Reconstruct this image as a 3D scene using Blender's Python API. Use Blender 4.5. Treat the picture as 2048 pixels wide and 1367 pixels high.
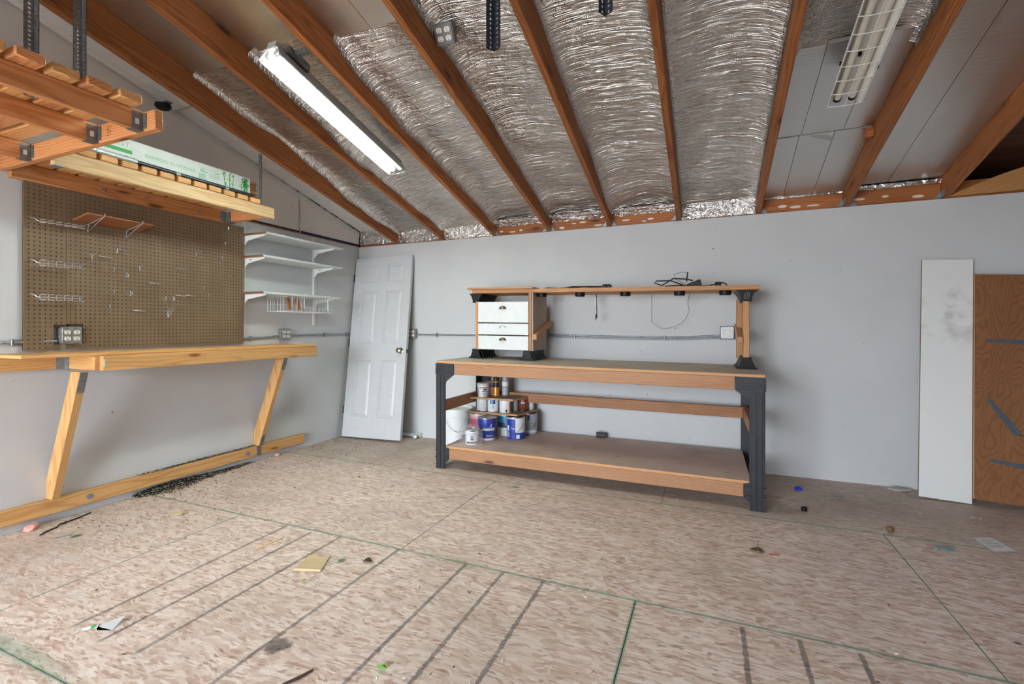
import bpy, bmesh, math, random
import numpy as np
from mathutils import Vector, Matrix, Euler

random.seed(7)
rng = np.random.default_rng(11)
for o in list(bpy.data.objects):
    bpy.data.objects.remove(o)
scn = bpy.context.scene
COL = scn.collection

# ------------------------------------------------------------------ camera, sky, light, exposure
cam_d = bpy.data.cameras.new('camera')
cam_d.sensor_width = 36.0
cam_d.lens = 937.4 / 2048 * 36
cam_d.shift_y = -27.5 / 2048
cam_d.clip_start = 0.05
cam = bpy.data.objects.new('camera', cam_d)
COL.objects.link(cam)
cam.location = (3.7086, -4.3113, 1.1805)
cam.rotation_euler = (math.pi / 2, 0, math.radians(22.65))
scn.camera = cam

world = bpy.data.worlds.new('overcast_sky')
scn.world = world
world.use_nodes = True
bg = world.node_tree.nodes['Background']
bg.inputs[0].default_value = (0.83, 0.92, 1.0, 1)
bg.inputs[1].default_value = 9.0

# daylight comes from the overcast sky through the open overhead door behind the camera;
# the portal only guides the sampling of that sky
DOOR_X0, DOOR_X1, DOOR_H = 0.25, 2.95, 2.25
pd = bpy.data.lights.new('door_portal', 'AREA')
pd.shape = 'RECTANGLE'; pd.size = DOOR_X1 - DOOR_X0; pd.size_y = DOOR_H; pd.cycles.is_portal = True
po = bpy.data.objects.new('door_portal', pd); COL.objects.link(po)
po.location = ((DOOR_X0 + DOOR_X1) / 2, -7.40, DOOR_H / 2); po.rotation_euler = (math.radians(90), 0, 0)
LAMP_STRENGTH = 32.0

scn.view_settings.view_transform = 'Standard'
scn.view_settings.look = 'None'
scn.view_settings.exposure = 1.45
scn.view_settings.gamma = 1.0
scn.view_settings.use_curve_mapping = False

# ------------------------------------------------------------------ helpers: mesh
def lin(c):
    out = []
    for v in c[:3]:
        v /= 255.0
        out.append(v / 12.92 if v <= 0.04045 else ((v + 0.055) / 1.055) ** 2.4)
    return (*out, 1.0)

def wloc(o):
    p = Vector((0, 0, 0))
    while o is not None:
        p += o.location; o = o.parent
    return p

def link(name, mesh, parent=None, loc=(0, 0, 0), rot=None, local=False):
    o = bpy.data.objects.new(name, mesh)
    COL.objects.link(o)
    loc = Vector(loc)
    if parent is not None:
        o.parent = parent
        if not local:
            loc = loc - wloc(parent)
    o.location = loc
    if rot is not None:
        o.rotation_euler = rot
    return o

def tag(o, label=None, cat=None, group=None, kind=None):
    if label: o['label'] = label
    if cat: o['category'] = cat
    if group: o['group'] = group
    if kind: o['kind'] = kind
    return o

def thing(name, label, cat, loc=(0, 0, 0), rot=None, group=None):
    o = link(name, None, None, loc, rot)
    o.empty_display_size = 0.1
    return tag(o, label, cat, group)

class MB:
    def __init__(s):
        s.v = []; s.f = []; s.mi = []; s.uv = None
    def add(s, vs, fs, mi=0):
        k = len(s.v)
        s.v += [tuple(map(float, p)) for p in vs]
        s.f += [tuple(k + i for i in f) for f in fs]
        s.mi += [mi] * len(fs)
        return s
    def box(s, x0, x1, y0, y1, z0, z1, mi=0):
        return s.add([(x0, y0, z0), (x1, y0, z0), (x1, y1, z0), (x0, y1, z0), (x0, y0, z1), (x1, y0, z1), (x1, y1, z1), (x0, y1, z1)],
                     [(0, 3, 2, 1), (4, 5, 6, 7), (0, 1, 5, 4), (1, 2, 6, 5), (2, 3, 7, 6), (3, 0, 4, 7)], mi)
    def prism(s, poly, axis, a, b, mi=0):
        # poly: ccw list of 2d points in the other two axes (cyclic order after axis), extruded from a to b
        n = len(poly)
        def P(p, t):
            if axis == 'x': return (t, p[0], p[1])
            if axis == 'y': return (p[0], t, p[1])
            return (p[0], p[1], t)
        vs = [P(p, a) for p in poly] + [P(p, b) for p in poly]
        fs = [tuple(range(n))[::-1], tuple(range(n, 2 * n))] + [(i, (i + 1) % n, n + (i + 1) % n, n + i) for i in range(n)]
        return s.add(vs, fs, mi)
    def tube(s, pts, r, n=8, mi=0, caps=True):
        pts = [Vector(p) for p in pts]
        rr = r if isinstance(r, (list, tuple)) else [r] * len(pts)
        vs = []; fs = []
        up = None
        for i, p in enumerate(pts):
            d = (pts[min(i + 1, len(pts) - 1)] - pts[max(i - 1, 0)]).normalized()
            if up is None:
                up = Vector((0, 0, 1)) if abs(d.z) < 0.9 else Vector((1, 0, 0))
            a = d.cross(up)
            if a.length < 1e-5: a = d.cross(Vector((0.3, 1, 0.2)))
            a.normalize(); b = a.cross(d).normalized(); up = b
            for k in range(n):
                t = 2 * math.pi * k / n
                vs.append(p + (a * math.cos(t) + b * math.sin(t)) * rr[i])
        for i in range(len(pts) - 1):
            for k in range(n):
                fs.append((i * n + k, i * n + (k + 1) % n, (i + 1) * n + (k + 1) % n, (i + 1) * n + k))
        if caps:
            fs.append(tuple(range(n))[::-1]); fs.append(tuple(range((len(pts) - 1) * n, len(pts) * n)))
        return s.add(vs, fs, mi)
    def cyl(s, p0, p1, r0, r1=None, n=16, mi=0):
        return s.tube([p0, p1], [r0, r0 if r1 is None else r1], n, mi)
    def lathe(s, prof, c=(0, 0, 0), n=28, mi=0, a0=0.0, a1=2 * math.pi):
        full = abs(a1 - a0 - 2 * math.pi) < 1e-6
        m = n if full else n + 1
        vs = [(c[0] + r * math.cos(a0 + (a1 - a0) * k / n), c[1] + r * math.sin(a0 + (a1 - a0) * k / n), c[2] + z) for r, z in prof for k in range(m)]
        fs = []
        for i in range(len(prof) - 1):
            for k in range(n):
                k2 = (k + 1) % m if full else k + 1
                fs.append((i * m + k, i * m + k2, (i + 1) * m + k2, (i + 1) * m + k))
        return s.add(vs, fs, mi)
    def build(s, name, mats, parent=None, loc=None, rot=None, smooth=None, bevel=0.0, local=False, fn=None, seg=1):
        # loc None: vertices are in world space and the object sits at its parent's origin
        off = Vector((0, 0, 0))
        if loc is None:
            if parent is not None and not local:
                off = wloc(parent)
            vs = [(p[0] - off.x, p[1] - off.y, p[2] - off.z) for p in s.v]
        else:
            vs = s.v
        if fn: vs = [fn(p) for p in vs]
        me = bpy.data.meshes.new(name)
        me.from_pydata(vs, [], s.f)
        mats = mats if isinstance(mats, (list, tuple)) else [mats]
        for m in mats: me.materials.append(m)
        if len(mats) > 1:
            me.polygons.foreach_set('material_index', s.mi)
        finish(me, smooth, bevel, seg)
        if loc is None:
            o = link(name, me, parent, (0, 0, 0), rot, True)
        else:
            o = link(name, me, parent, loc, rot, local)
        return o

def finish(me, smooth=None, bevel=0.0, seg=1):
    if bevel > 0:
        bm = bmesh.new(); bm.from_mesh(me)
        bmesh.ops.remove_doubles(bm, verts=bm.verts, dist=1e-6)
        ed = [e for e in bm.edges if len(e.link_faces) == 2 and e.calc_face_angle(0) > 0.6]
        bmesh.ops.bevel(bm, geom=ed, offset=bevel, segments=seg, affect='EDGES', profile=0.6)
        bm.to_mesh(me); bm.free()
    if smooth is not None:
        me.polygons.foreach_set('use_smooth', [True] * len(me.polygons))
        me.set_sharp_from_angle(angle=math.radians(smooth))
    me.update()

_bc = {}
def board(name, size, loc, mat, parent=None, rot=None, bevel=0.0025, local=False, seg=1):
    """a piece of lumber: box centred on loc, grain along its longest side"""
    sx, sy, sz = size
    ax = 'xyz'[max(range(3), key=lambda i: size[i])]
    m = mat(ax) if callable(mat) else mat
    key = (round(sx, 4), round(sy, 4), round(sz, 4), m.name, bevel)
    me = _bc.get(key)
    if me is None:
        b = MB().box(-sx / 2, sx / 2, -sy / 2, sy / 2, -sz / 2, sz / 2)
        me = bpy.data.meshes.new(name); me.from_pydata(b.v, [], b.f); me.materials.append(m)
        finish(me, 40 if bevel else None, bevel, seg)
        _bc[key] = me
    return link(name, me, parent, loc, rot, local)

def bar(name, x0, x1, y0, y1, z0, z1, mat, parent=None, bevel=0.0025, rot=None, local=False):
    return board(name, (x1 - x0, y1 - y0, z1 - z0), ((x0 + x1) / 2, (y0 + y1) / 2, (z0 + z1) / 2), mat, parent, rot, bevel, local)

def copy_tree(o, parent=None):
    c = o.copy(); COL.objects.link(c); c.parent = parent
    for ch in o.children: copy_tree(ch, c)
    return c

# ------------------------------------------------------------------ helpers: materials
class NT:
    def __init__(s, name):
        s.m = bpy.data.materials.new(name); s.m.use_nodes = True
        s.t = s.m.node_tree; s.b = s.t.nodes['Principled BSDF']
    def n(s, typ, **kw):
        nd = s.t.nodes.new(typ)
        for k, v in kw.items():
            setattr(nd, k, v)
        return nd
    def L(s, a, b): s.t.links.new(a, b)
    def val(s, sock, v):
        if hasattr(v, 'is_linked') or isinstance(v, bpy.types.NodeSocket): s.L(v, sock)
        else: sock.default_value = v
    def math(s, op, a, b=None, c=None, clamp=False):
        nd = s.n('ShaderNodeMath', operation=op, use_clamp=clamp)
        s.val(nd.inputs[0], a)
        if b is not None: s.val(nd.inputs[1], b)
        if c is not None: s.val(nd.inputs[2], c)
        return nd.outputs[0]
    def vmath(s, op, a, b=None):
        nd = s.n('ShaderNodeVectorMath', operation=op)
        s.val(nd.inputs[0], a)
        if b is not None: s.val(nd.inputs[1], b)
        return nd.outputs[0]
    def coord(s): return s.n('ShaderNodeTexCoord').outputs['Object']
    def scale(s, v, sc, loc=(0, 0, 0), rot=(0, 0, 0)):
        mp = s.n('ShaderNodeMapping'); s.L(v, mp.inputs[0])
        mp.inputs['Scale'].default_value = sc; mp.inputs['Location'].default_value = loc; mp.inputs['Rotation'].default_value = rot
        return mp.outputs[0]
    def noise(s, v, sc=1.0, detail=3.0, rough=0.55, dist=0.0, out=0):
        nd = s.n('ShaderNodeTexNoise'); s.L(v, nd.inputs['Vector'])
        nd.inputs['Scale'].default_value = sc; nd.inputs['Detail'].default_value = detail
        nd.inputs['Roughness'].default_value = rough; nd.inputs['Distortion'].default_value = dist
        return nd.outputs[out]
    def voro(s, v, sc=1.0, out='Distance', feature='F1', rnd=1.0):
        nd = s.n('ShaderNodeTexVoronoi', feature=feature); s.L(v, nd.inputs['Vector'])
        nd.inputs['Scale'].default_value = sc
        if 'Randomness' in nd.inputs: nd.inputs['Randomness'].default_value = rnd
        return nd.outputs[out]
    def ramp(s, f, stops, interp='LINEAR'):
        nd = s.n('ShaderNodeValToRGB'); s.L(f, nd.inputs[0])
        nd.color_ramp.interpolation = interp
        el = nd.color_ramp.elements
        while len(el) < len(stops): el.new(0.5)
        for e, (p, c) in zip(el, stops):
            e.position = p; e.color = c if len(c) == 4 else (*c, 1)
        return nd.outputs[0]
    def mix(s, f, a, b, mode='MIX'):
        nd = s.n('ShaderNodeMix', data_type='RGBA', blend_type=mode)
        s.val(nd.inputs[0], f); s.val(nd.inputs[6], a); s.val(nd.inputs[7], b)
        return nd.outputs[2]
    def sep(s, v):
        nd = s.n('ShaderNodeSeparateXYZ'); s.L(v, nd.inputs[0]); return nd.outputs
    def comb(s, x, y, z):
        nd = s.n('ShaderNodeCombineXYZ')
        for i, q in enumerate((x, y, z)): s.val(nd.inputs[i], q)
        return nd.outputs[0]
    def step(s, v, lo, hi):
        nd = s.n('ShaderNodeMapRange', interpolation_type='SMOOTHSTEP'); s.L(v, nd.inputs[0])
        nd.inputs[1].default_value = lo; nd.inputs[2].default_value = hi
        return nd.outputs[0]
    def bump(s, h, strength=0.3, dist=0.01, normal=None):
        nd = s.n('ShaderNodeBump'); s.L(h, nd.inputs['Height'])
        nd.inputs['Strength'].default_value = strength; nd.inputs['Distance'].default_value = dist
        if normal is not None: s.L(normal, nd.inputs['Normal'])
        return nd.outputs[0]
    def set(s, color=None, rough=None, metal=None, normal=None, spec=None, **kw):
        b = s.b
        if color is not None: s.val(b.inputs['Base Color'], color)
        if rough is not None: s.val(b.inputs['Roughness'], rough)
        if metal is not None: s.val(b.inputs['Metallic'], metal)
        if normal is not None: s.L(normal, b.inputs['Normal'])
        if spec is not None: b.inputs['Specular IOR Level'].default_value = spec
        for k, v in kw.items(): b.inputs[k].default_value = v
        return s.m
    def rnd(s): return s.n('ShaderNodeObjectInfo').outputs['Random']

BLACK = (0, 0, 0, 1); WHITE = (1, 1, 1, 1)
_pm = {}
def plain(name, rgb, rough=0.5, metal=0.0, var=0.08, spec=0.5, bump=0.0, bsc=60):
    if name in _pm: return _pm[name]
    t = NT(name)
    c = lin(rgb)
    P = t.coord()
    nz = t.noise(P, 14, 4)
    dark = tuple(v * (1 - var * 2) for v in c[:3]) + (1,)
    lite = tuple(min(1, v * (1 + var)) for v in c[:3]) + (1,)
    col = t.ramp(nz, [(0.3, dark), (0.7, lite)])
    nrm = t.bump(t.noise(P, bsc, 3), bump, 0.004) if bump else None
    t.set(col, rough, metal, nrm, spec)
    _pm[name] = t.m
    return t.m

def wood_maker(name, light, dark, knot=(70, 35, 18), rough=0.55, ring=1.0, weather=0.0, knots=1.0):
    cache = {}
    L_, D_, K_ = lin(light), lin(dark), lin(knot)
    def make(ax):
        if ax in cache: return cache[ax]
        t = NT(f'{name}_grain_{ax}')
        x, y, z = t.sep(t.coord())
        u, v, w = {'x': (x, y, z), 'y': (y, z, x), 'z': (z, x, y)}[ax]
        r = t.rnd()
        u = t.math('MULTIPLY_ADD', r, 37.0, u)
        P = t.comb(u, v, w)
        # growth rings around a pith that lies outside the board
        wob = t.noise(t.scale(P, (1.1, 9, 9)), 1.0, 2, 0.5)
        wob2 = t.noise(t.scale(P, (4, 22, 22)), 1.0, 2, 0.5)
        vv = t.math('ADD', v, t.math('MULTIPLY_ADD', r, 0.10, -0.02))
        ww = t.math('ADD', w, t.math('MULTIPLY_ADD', t.math('FRACT', t.math('MULTIPLY', r, 7.3)), 0.10, 0.02))
        d = t.math('SQRT', t.math('ADD', t.math('MULTIPLY', vv, vv), t.math('MULTIPLY', ww, ww)))
        ph = t.math('ADD', t.math('MULTIPLY', d, 520.0 * ring), t.math('ADD', t.math('MULTIPLY', wob, 42.0), t.math('MULTIPLY', wob2, 5.0)))
        rings = t.math('MULTIPLY_ADD', t.math('SINE', ph), 0.5, 0.5)
        rings = t.math('POWER', rings, 2.2)
        fib = t.noise(t.scale(P, (7, 240, 240)), 1.0, 3, 0.6)
        broad = t.noise(t.scale(P, (2.0, 12, 12)), 1.0, 3, 0.5)
        f = t.math('ADD', t.math('MULTIPLY', rings, 0.38), t.math('ADD', t.math('MULTIPLY', fib, 0.34), t.math('MULTIPLY', broad, 0.42)))
        col = t.ramp(f, [(0.22, L_), (0.62, tuple((a + b) / 2 for a, b in zip(L_, D_))), (0.95, D_)])
        # per board shade
        hsv = t.n('ShaderNodeHueSaturation'); t.L(col, hsv.inputs['Color'])
        t.L(t.math('MULTIPLY_ADD', t.math('FRACT', t.math('MULTIPLY', r, 13.7)), 0.32, 0.84), hsv.inputs['Value'])
        col = hsv.outputs[0]
        if knots:
            kp = t.scale(P, (2.6, 9.0, 9.0))
            kd = t.voro(t.vmath('ADD', kp, t.comb(t.math('MULTIPLY', wob2, 0.3), 0.0, 0.0)), 1.0)
            k = t.math('SUBTRACT', 1.0, t.step(kd, 0.06 * knots, 0.17 * knots))
            halo = t.math('SUBTRACT', 1.0, t.step(kd, 0.08, 0.36))
            col = t.mix(t.math('MULTIPLY', halo, 0.35), col, D_)
            col = t.mix(t.math('MULTIPLY', k, 0.85), col, K_)
        if weather:
            wz = t.noise(t.scale(P, (3, 6, 6)), 1.3, 4, 0.6)
            col = t.mix(t.math('MULTIPLY', t.step(wz, 0.35, 0.7), weather), col, lin((150, 138, 126)))
        nrm = t.bump(t.math('ADD', fib, t.math('MULTIPLY', rings, 0.4)), 0.25, 0.0015)
        t.set(col, rough, 0.0, nrm, 0.35)
        cache[ax] = t.m
        return t.m
    return make

RAFTER = wood_maker('rafter_fir', (178, 112, 62), (118, 64, 30))
RACK = wood_maker('rack_fir', (212, 150, 98), (168, 102, 58))
PALE = wood_maker('pale_pine', (226, 196, 150), (196, 150, 100), (120, 70, 35), knots=0.5)
SLAT = wood_maker('slat_pine', (222, 172, 114), (184, 122, 66), knots=0.6)
BENCH = wood_maker('bench_fir', (184, 140, 104), (152, 98, 64))
WBENCH = wood_maker('wall_bench_pine', (220, 174, 114), (188, 130, 76), (118, 64, 30))
SHELFW = wood_maker('hutch_pine', (198, 148, 102), (152, 98, 62))
REDWOOD = wood_maker('reddish_shelf_wood', (170, 110, 70), (124, 72, 42))
OLDRAIL = wood_maker('aged_rail_fir', (178, 126, 86), (132, 84, 54))

def mat_wall(name, base=(201, 202, 203), blue=0.0):
    t = NT(name)
    P = t.coord()
    n1 = t.noise(P, 1.6, 4, 0.6)
    c = lin(base)
    col = t.ramp(n1, [(0.3, tuple(v * 0.93 for v in c[:3]) + (1,)), (0.7, c)])
    # faint horizontal and vertical scuffs, nail pops, specks
    sc = t.noise(t.scale(P, (3, 3, 26)), 1.0, 4, 0.65)
    col = t.mix(t.math('MULTIPLY', t.step(sc, 0.62, 0.80), 0.22), col, lin((165, 160, 152)))
    warp = t.vmath('ADD', P, t.vmath('MULTIPLY', t.noise(P, 30, 2, out=1), (0.012, 0.012, 0.012)))
    sp = t.voro(warp, 5.5)
    spm = t.math('SUBTRACT', 1.0, t.step(sp, 0.022, 0.044))
    col = t.mix(t.math('MULTIPLY', spm, 0.75), col, lin((70, 66, 62)))
    sp2 = t.voro(t.vmath('ADD', warp, (3.3, 1.7, 5.1)), 9.0)
    col = t.mix(t.math('MULTIPLY', t.math('SUBTRACT', 1.0, t.step(sp2, 0.020, 0.040)), 0.6), col, lin((96, 92, 88)))
    st = t.noise(t.scale(P, (10, 10, 10)), 1.0, 6, 0.7)
    col = t.mix(t.math('MULTIPLY', t.step(st, 0.65, 0.76), 0.35), col, lin((150, 146, 140)))
    nrm = t.bump(t.noise(P, 160, 2), 0.12, 0.002)
    return t.set(col, 0.6, 0.0, nrm, 0.3)
M_WALL = mat_wall('white_wall_paint')
M_GABLE = mat_wall('gable_paint', (238, 230, 224))

# stripes of old adhesive: x centre, y start, y end, darkness
STRIPES = [(1.388, -3.27, -2.24), (1.59, -3.28, -2.255), (1.79, -3.27, -2.235), (2.187, -3.6, -2.232), (2.592, -3.6, -2.232), (2.795, -3.6, -2.232),
           (3.002, -3.6, -2.232), (3.836, -3.4, -2.25), (4.03, -3.4, -2.25), (4.22, -3.4, -2.25)]
SEAM_Y = [-7.0907, -5.875, -4.6593, -3.4436, -2.2279, -1.0122]
def mat_osb():
    t = NT('weathered_osb')
    P = t.coord()
    X, Y, Z = t.sep(P)
    w = t.noise(P, 3.0, 3, 0.5, out=1)
    Pw = t.vmath('ADD', P, t.vmath('MULTIPLY', w, (0.12, 0.12, 0)))
    Pw = t.vmath('ADD', Pw, t.vmath('MULTIPLY', t.noise(P, 16, 2, 0.5, out=1), (0.030, 0.022, 0)))
    def flakes(scx, scy, rot, k):
        q = t.scale(Pw, (scx, scy, 1), (k * 3.1, k * 1.7, 0), (0, 0, rot))
        return t.voro(q, 1.0, 'Color'), t.voro(q, 1.0, 'Distance')
    c1, d1 = flakes(13, 52, 0.10, 1)
    c2, d2 = flakes(20, 76, -0.55, 2)
    c3, d3 = flakes(26, 92, 0.75, 3)
    g1 = t.sep(c1)[0]; g2 = t.sep(c2)[1]; g3 = t.sep(c3)[2]
    pick = t.step(t.sep(c2)[0], 0.48, 0.52)
    pick3 = t.step(t.sep(c3)[0], 0.66, 0.7)
    g = t.n('ShaderNodeMix'); t.L(pick, g.inputs[0]); t.L(g1, g.inputs[2]); t.L(g2, g.inputs[3])
    gg = t.n('ShaderNodeMix'); t.L(pick3, gg.inputs[0]); t.L(g.outputs[0], gg.inputs[2]); t.L(g3, gg.inputs[3])
    f = gg.outputs[0]
    fib = t.noise(t.scale(Pw, (14, 130, 1), rot=(0, 0, 0.1)), 1.0, 4, 0.65)
    fib2 = t.noise(t.scale(Pw, (22, 70, 1), rot=(0, 0, -0.4)), 1.0, 5, 0.7)
    f = t.math('ADD', t.math('MULTIPLY', f, 0.40), t.math('ADD', t.math('MULTIPLY', fib, 0.30), t.math('MULTIPLY', fib2, 0.34)))
    col = t.ramp(f, [(0.22, lin((172, 142, 125))), (0.36, lin((204, 178, 162))), (0.52, lin((221, 200, 185))), (0.68, lin((233, 217, 205))), (0.84, lin((244, 235, 228)))])
    # scattered dark red-brown flakes
    q = t.scale(Pw, (24, 80, 1), (9, 4, 0), (0, 0, 0.25))
    rc = t.sep(t.voro(q, 1.0, 'Color'))
    col = t.mix(t.math('MULTIPLY', t.step(rc[0], 0.92, 0.95), 0.5), col, lin((168, 120, 100)))
    q2 = t.scale(Pw, (44, 150, 1), (2, 8, 0), (0, 0, -0.5))
    col = t.mix(t.math('MULTIPLY', t.step(t.sep(t.voro(q2, 1.0, 'Color'))[1], 0.93, 0.96), 0.5), col, lin((128, 92, 78)))
    # grey trodden dirt in wide soft patches, grey over the part under the bench
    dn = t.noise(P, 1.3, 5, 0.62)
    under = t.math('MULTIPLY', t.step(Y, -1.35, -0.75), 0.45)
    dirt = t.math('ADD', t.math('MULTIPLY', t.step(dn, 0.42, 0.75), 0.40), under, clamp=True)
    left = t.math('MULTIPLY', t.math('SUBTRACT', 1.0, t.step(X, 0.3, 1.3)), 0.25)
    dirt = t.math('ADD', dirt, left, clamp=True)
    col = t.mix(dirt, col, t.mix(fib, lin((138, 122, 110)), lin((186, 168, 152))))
    # dark spots
    ds = t.noise(P, 5.5, 5, 0.6)
    col = t.mix(t.math('MULTIPLY', t.step(ds, 0.66, 0.76), 0.5), col, lin((92, 80, 74)))
    # powdery white smears near the left wall
    ws = t.noise(t.scale(P, (2.2, 5, 1), rot=(0, 0, 0.5)), 1.0, 5, 0.65)
    wm = t.math('MULTIPLY', t.math('MULTIPLY', t.step(ws, 0.56, 0.72), t.math('SUBTRACT', 1.0, t.step(X, 0.8, 1.6))), 0.75)
    col = t.mix(wm, col, lin((196, 194, 188)))
    # adhesive stripes with ragged edges
    rag = t.math('MULTIPLY_ADD', t.noise(P, 38, 4, 0.65), 0.022, -0.011)
    m = None
    for x0, ya, yb in STRIPES:
        dx = t.math('ABSOLUTE', t.math('SUBTRACT', t.math('ADD', X, rag), x0))
        on = t.math('SUBTRACT', 1.0, t.step(dx, 0.006, 0.0115))
        on = t.math('MULTIPLY', on, t.math('MULTIPLY', t.step(Y, ya - 0.02, ya + 0.02), t.math('SUBTRACT', 1.0, t.step(Y, yb - 0.006, yb + 0.006))))
        m = on if m is None else t.math('MAXIMUM', m, on)
    wear = t.math('MULTIPLY_ADD', t.noise(t.scale(P, (20, 7, 1)), 1.0, 4, 0.6), 0.80, 0.22, clamp=True)
    col = t.mix(t.math('MULTIPLY', m, wear), col, lin((70, 68, 68)))
    # one dark blot of adhesive
    bl = t.vmath('SUBTRACT', Pw, (2.27, -3.0, 0))
    bl = t.n('ShaderNodeVectorMath', operation='LENGTH'); t.L(t.vmath('SUBTRACT', t.vmath('ADD', P, t.vmath('MULTIPLY', t.noise(P, 22, 3, out=1), (0.08, 0.08, 0))), (2.275, -2.995, 0)), bl.inputs[0])
    col = t.mix(t.math('MULTIPLY', t.math('SUBTRACT', 1.0, t.step(bl.outputs['Value'], 0.03, 0.055)), 0.75), col, lin((66, 54, 50)))
    # green edge sealer left along the panel joints
    gn = t.noise(P, 9, 4, 0.6)
    gm = None
    for sy in SEAM_Y:
        dy = t.math('ABSOLUTE', t.math('SUBTRACT', Y, sy))
        e = t.math('SUBTRACT', 1.0, t.step(dy, 0.004, 0.010))
        gm = e if gm is None else t.math('MAXIMUM', gm, e)
    for sx, ya, yb, wd in ((0.9796, -3.44, -2.23, 0.006), (3.42, -3.44, -2.23, 0.010), (2.197, -2.23, -1.01, 0.004), (4.637, -2.23, -1.01, 0.005)):
        dx = t.math('ABSOLUTE', t.math('SUBTRACT', X, sx))
        e = t.math('SUBTRACT', 1.0, t.step(dx, wd * 0.4, wd))
        e = t.math('MULTIPLY', e, t.math('MULTIPLY', t.step(Y, ya - .01, ya), t.math('SUBTRACT', 1.0, t.step(Y, yb, yb + .01))))
        gm = t.math('MAXIMUM', gm, e)
    # the wider smear on the nearest joint to the left
    sm = t.math('MULTIPLY', t.math('SUBTRACT', 1.0, t.step(t.math('ABSOLUTE', t.math('SUBTRACT', Y, -3.43)), 0.01, 0.06)), t.math('SUBTRACT', 1.0, t.step(X, 1.4, 1.9)))
    sm = t.math('MULTIPLY', sm, 0.6)
    gm = t.math('MAXIMUM', gm, sm)
    gm = t.math('MULTIPLY', gm, t.step(gn, 0.18, 0.52))
    col = t.mix(t.math('MULTIPLY', gm, 0.70), col, lin((78, 140, 114)))
    h = t.math('ADD', t.math('MULTIPLY', f, 0.7), t.math('MULTIPLY', fib, 0.5))
    return t.set(col, 0.62, 0.0, t.bump(h, 0.35, 0.002), 0.3)
M_OSB = mat_osb()

def mat_foil(name, base=(205, 200, 196), rough=0.26, bub=1.0, scale=1.0, wr=0.5, strength=0.9):
    t = NT(name)
    P = t.coord()
    bubbles = t.voro(P, 92 * scale, 'Distance', rnd=0.3)
    Pw = t.vmath('ADD', P, t.vmath('MULTIPLY', t.noise(P, 2.2, 2, out=1), (0.0, 0.06, 0.06)))
    def ridged(v, power):
        n = t.math('SUBTRACT', 1.0, t.math('ABSOLUTE', t.math('MULTIPLY_ADD', v, 2.0, -1.0)))
        return t.math('POWER', n, power)
    l1 = ridged(t.noise(t.scale(Pw, (2.0, 26, 7)), 1.0, 2, 0.5), 16.0)
    l2 = ridged(t.noise(t.scale(Pw, (4.5, 70, 15), (3, 5, 1)), 1.0, 2, 0.5), 10.0)
    l3 = ridged(t.noise(P, 11, 2, 0.5), 14.0)
    wr2 = t.noise(P, 30, 4, 0.65)
    h = t.math('ADD', t.math('MULTIPLY', bubbles, 0.22 * bub), t.math('ADD', t.math('MULTIPLY', l1, -0.75 * wr), t.math('MULTIPLY', l2, -0.40 * wr)))
    h = t.math('ADD', h, t.math('ADD', t.math('MULTIPLY', wr2, 0.35 * wr), t.math('MULTIPLY', l3, 0.30 * wr)))
    rn = t.math('MULTIPLY_ADD', t.noise(P, 4, 3), 0.12, rough - 0.06)
    return t.set(lin(base), rn, 1.0, t.bump(h, strength, 0.012))
M_FOIL = mat_foil('bubble_foil', (214, 211, 208), 0.23, 1.0, 1.0, 0.6, 0.75)
M_FOAM = mat_foil('foil_faced_foam', (214, 212, 209), 0.36, 0.0, 1.0, 0.06)
M_FOAM_DULL = plain('dull_foam_facing', (228, 225, 222), 0.45, 0.0, 0.04, bump=0.1, bsc=20)
M_CREASE = mat_foil('creased_foil_tape', (220, 218, 216), 0.25, 0.4, 1.0, 0.9)

def mat_galv(name, rgb=(150, 156, 160), rough=0.42):
    t = NT(name)
    P = t.coord()
    sp = t.voro(P, 70, 'Color')
    g = t.sep(sp)[0]
    c = lin(rgb)
    col = t.ramp(g, [(0.0, tuple(v * 0.75 for v in c[:3]) + (1,)), (1.0, tuple(min(1, v * 1.15) for v in c[:3]) + (1,))])
    return t.set(col, rough, 0.55)
M_GALV = mat_galv('galvanised_steel')
M_GALVD = mat_galv('dark_galvanised_steel', (124, 128, 130))
M_CHROME = plain('chrome_wire', (222, 224, 226), 0.25, 0.7, 0.03)
M_BRUSH = plain('brushed_nickel', (176, 170, 160), 0.25, 1.0, 0.05)
M_BLACKPL = plain('charcoal_plastic', (36, 38, 43), 0.5, 0.0, 0.12, bump=0.15)
M_BLACK = plain('black_plastic', (12, 12, 13), 0.5, 0.0, 0.06, 0.3)
M_RUBBER = plain('black_cable_rubber', (22, 22, 23), 0.6, 0.0, 0.05)
M_WHITEM = plain('white_melamine', (216, 218, 217), 0.4, 0.0, 0.02)
M_WHITED = plain('white_door_paint', (196, 197, 199), 0.42, 0.0, 0.02)
M_WHITEW = plain('white_wire_coat', (232, 234, 232), 0.4, 0.0, 0.02)
M_OUTLET = plain('white_outlet_plastic', (230, 226, 218), 0.4, 0.0, 0.02)
M_SLOT = plain('dark_slot', (30, 28, 26), 0.7)
M_BROWNEDGE = plain('brown_shelf_edge', (126, 86, 54), 0.6, 0.0, 0.15)
M_NAVY = plain('navy_strip', (18, 26, 70), 0.5)
M_DECK = wood_maker('dark_roof_deck', (86, 56, 38), (44, 27, 18), knots=0)('x')
M_GREEN = plain('green_print', (32, 168, 58), 0.5, 0.0, 0.03)
M_GREENP = plain('pale_green_print', (120, 196, 150), 0.5, 0.0, 0.03)
M_CARTON = plain('white_carton', (232, 236, 234), 0.42, 0.0, 0.03)
M_TUBEPL = plain('dark_tube', (46, 52, 54), 0.3, 0.3, 0.05)
M_PRIME = plain('primer_dab', (222, 208, 196), 0.6)

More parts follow.
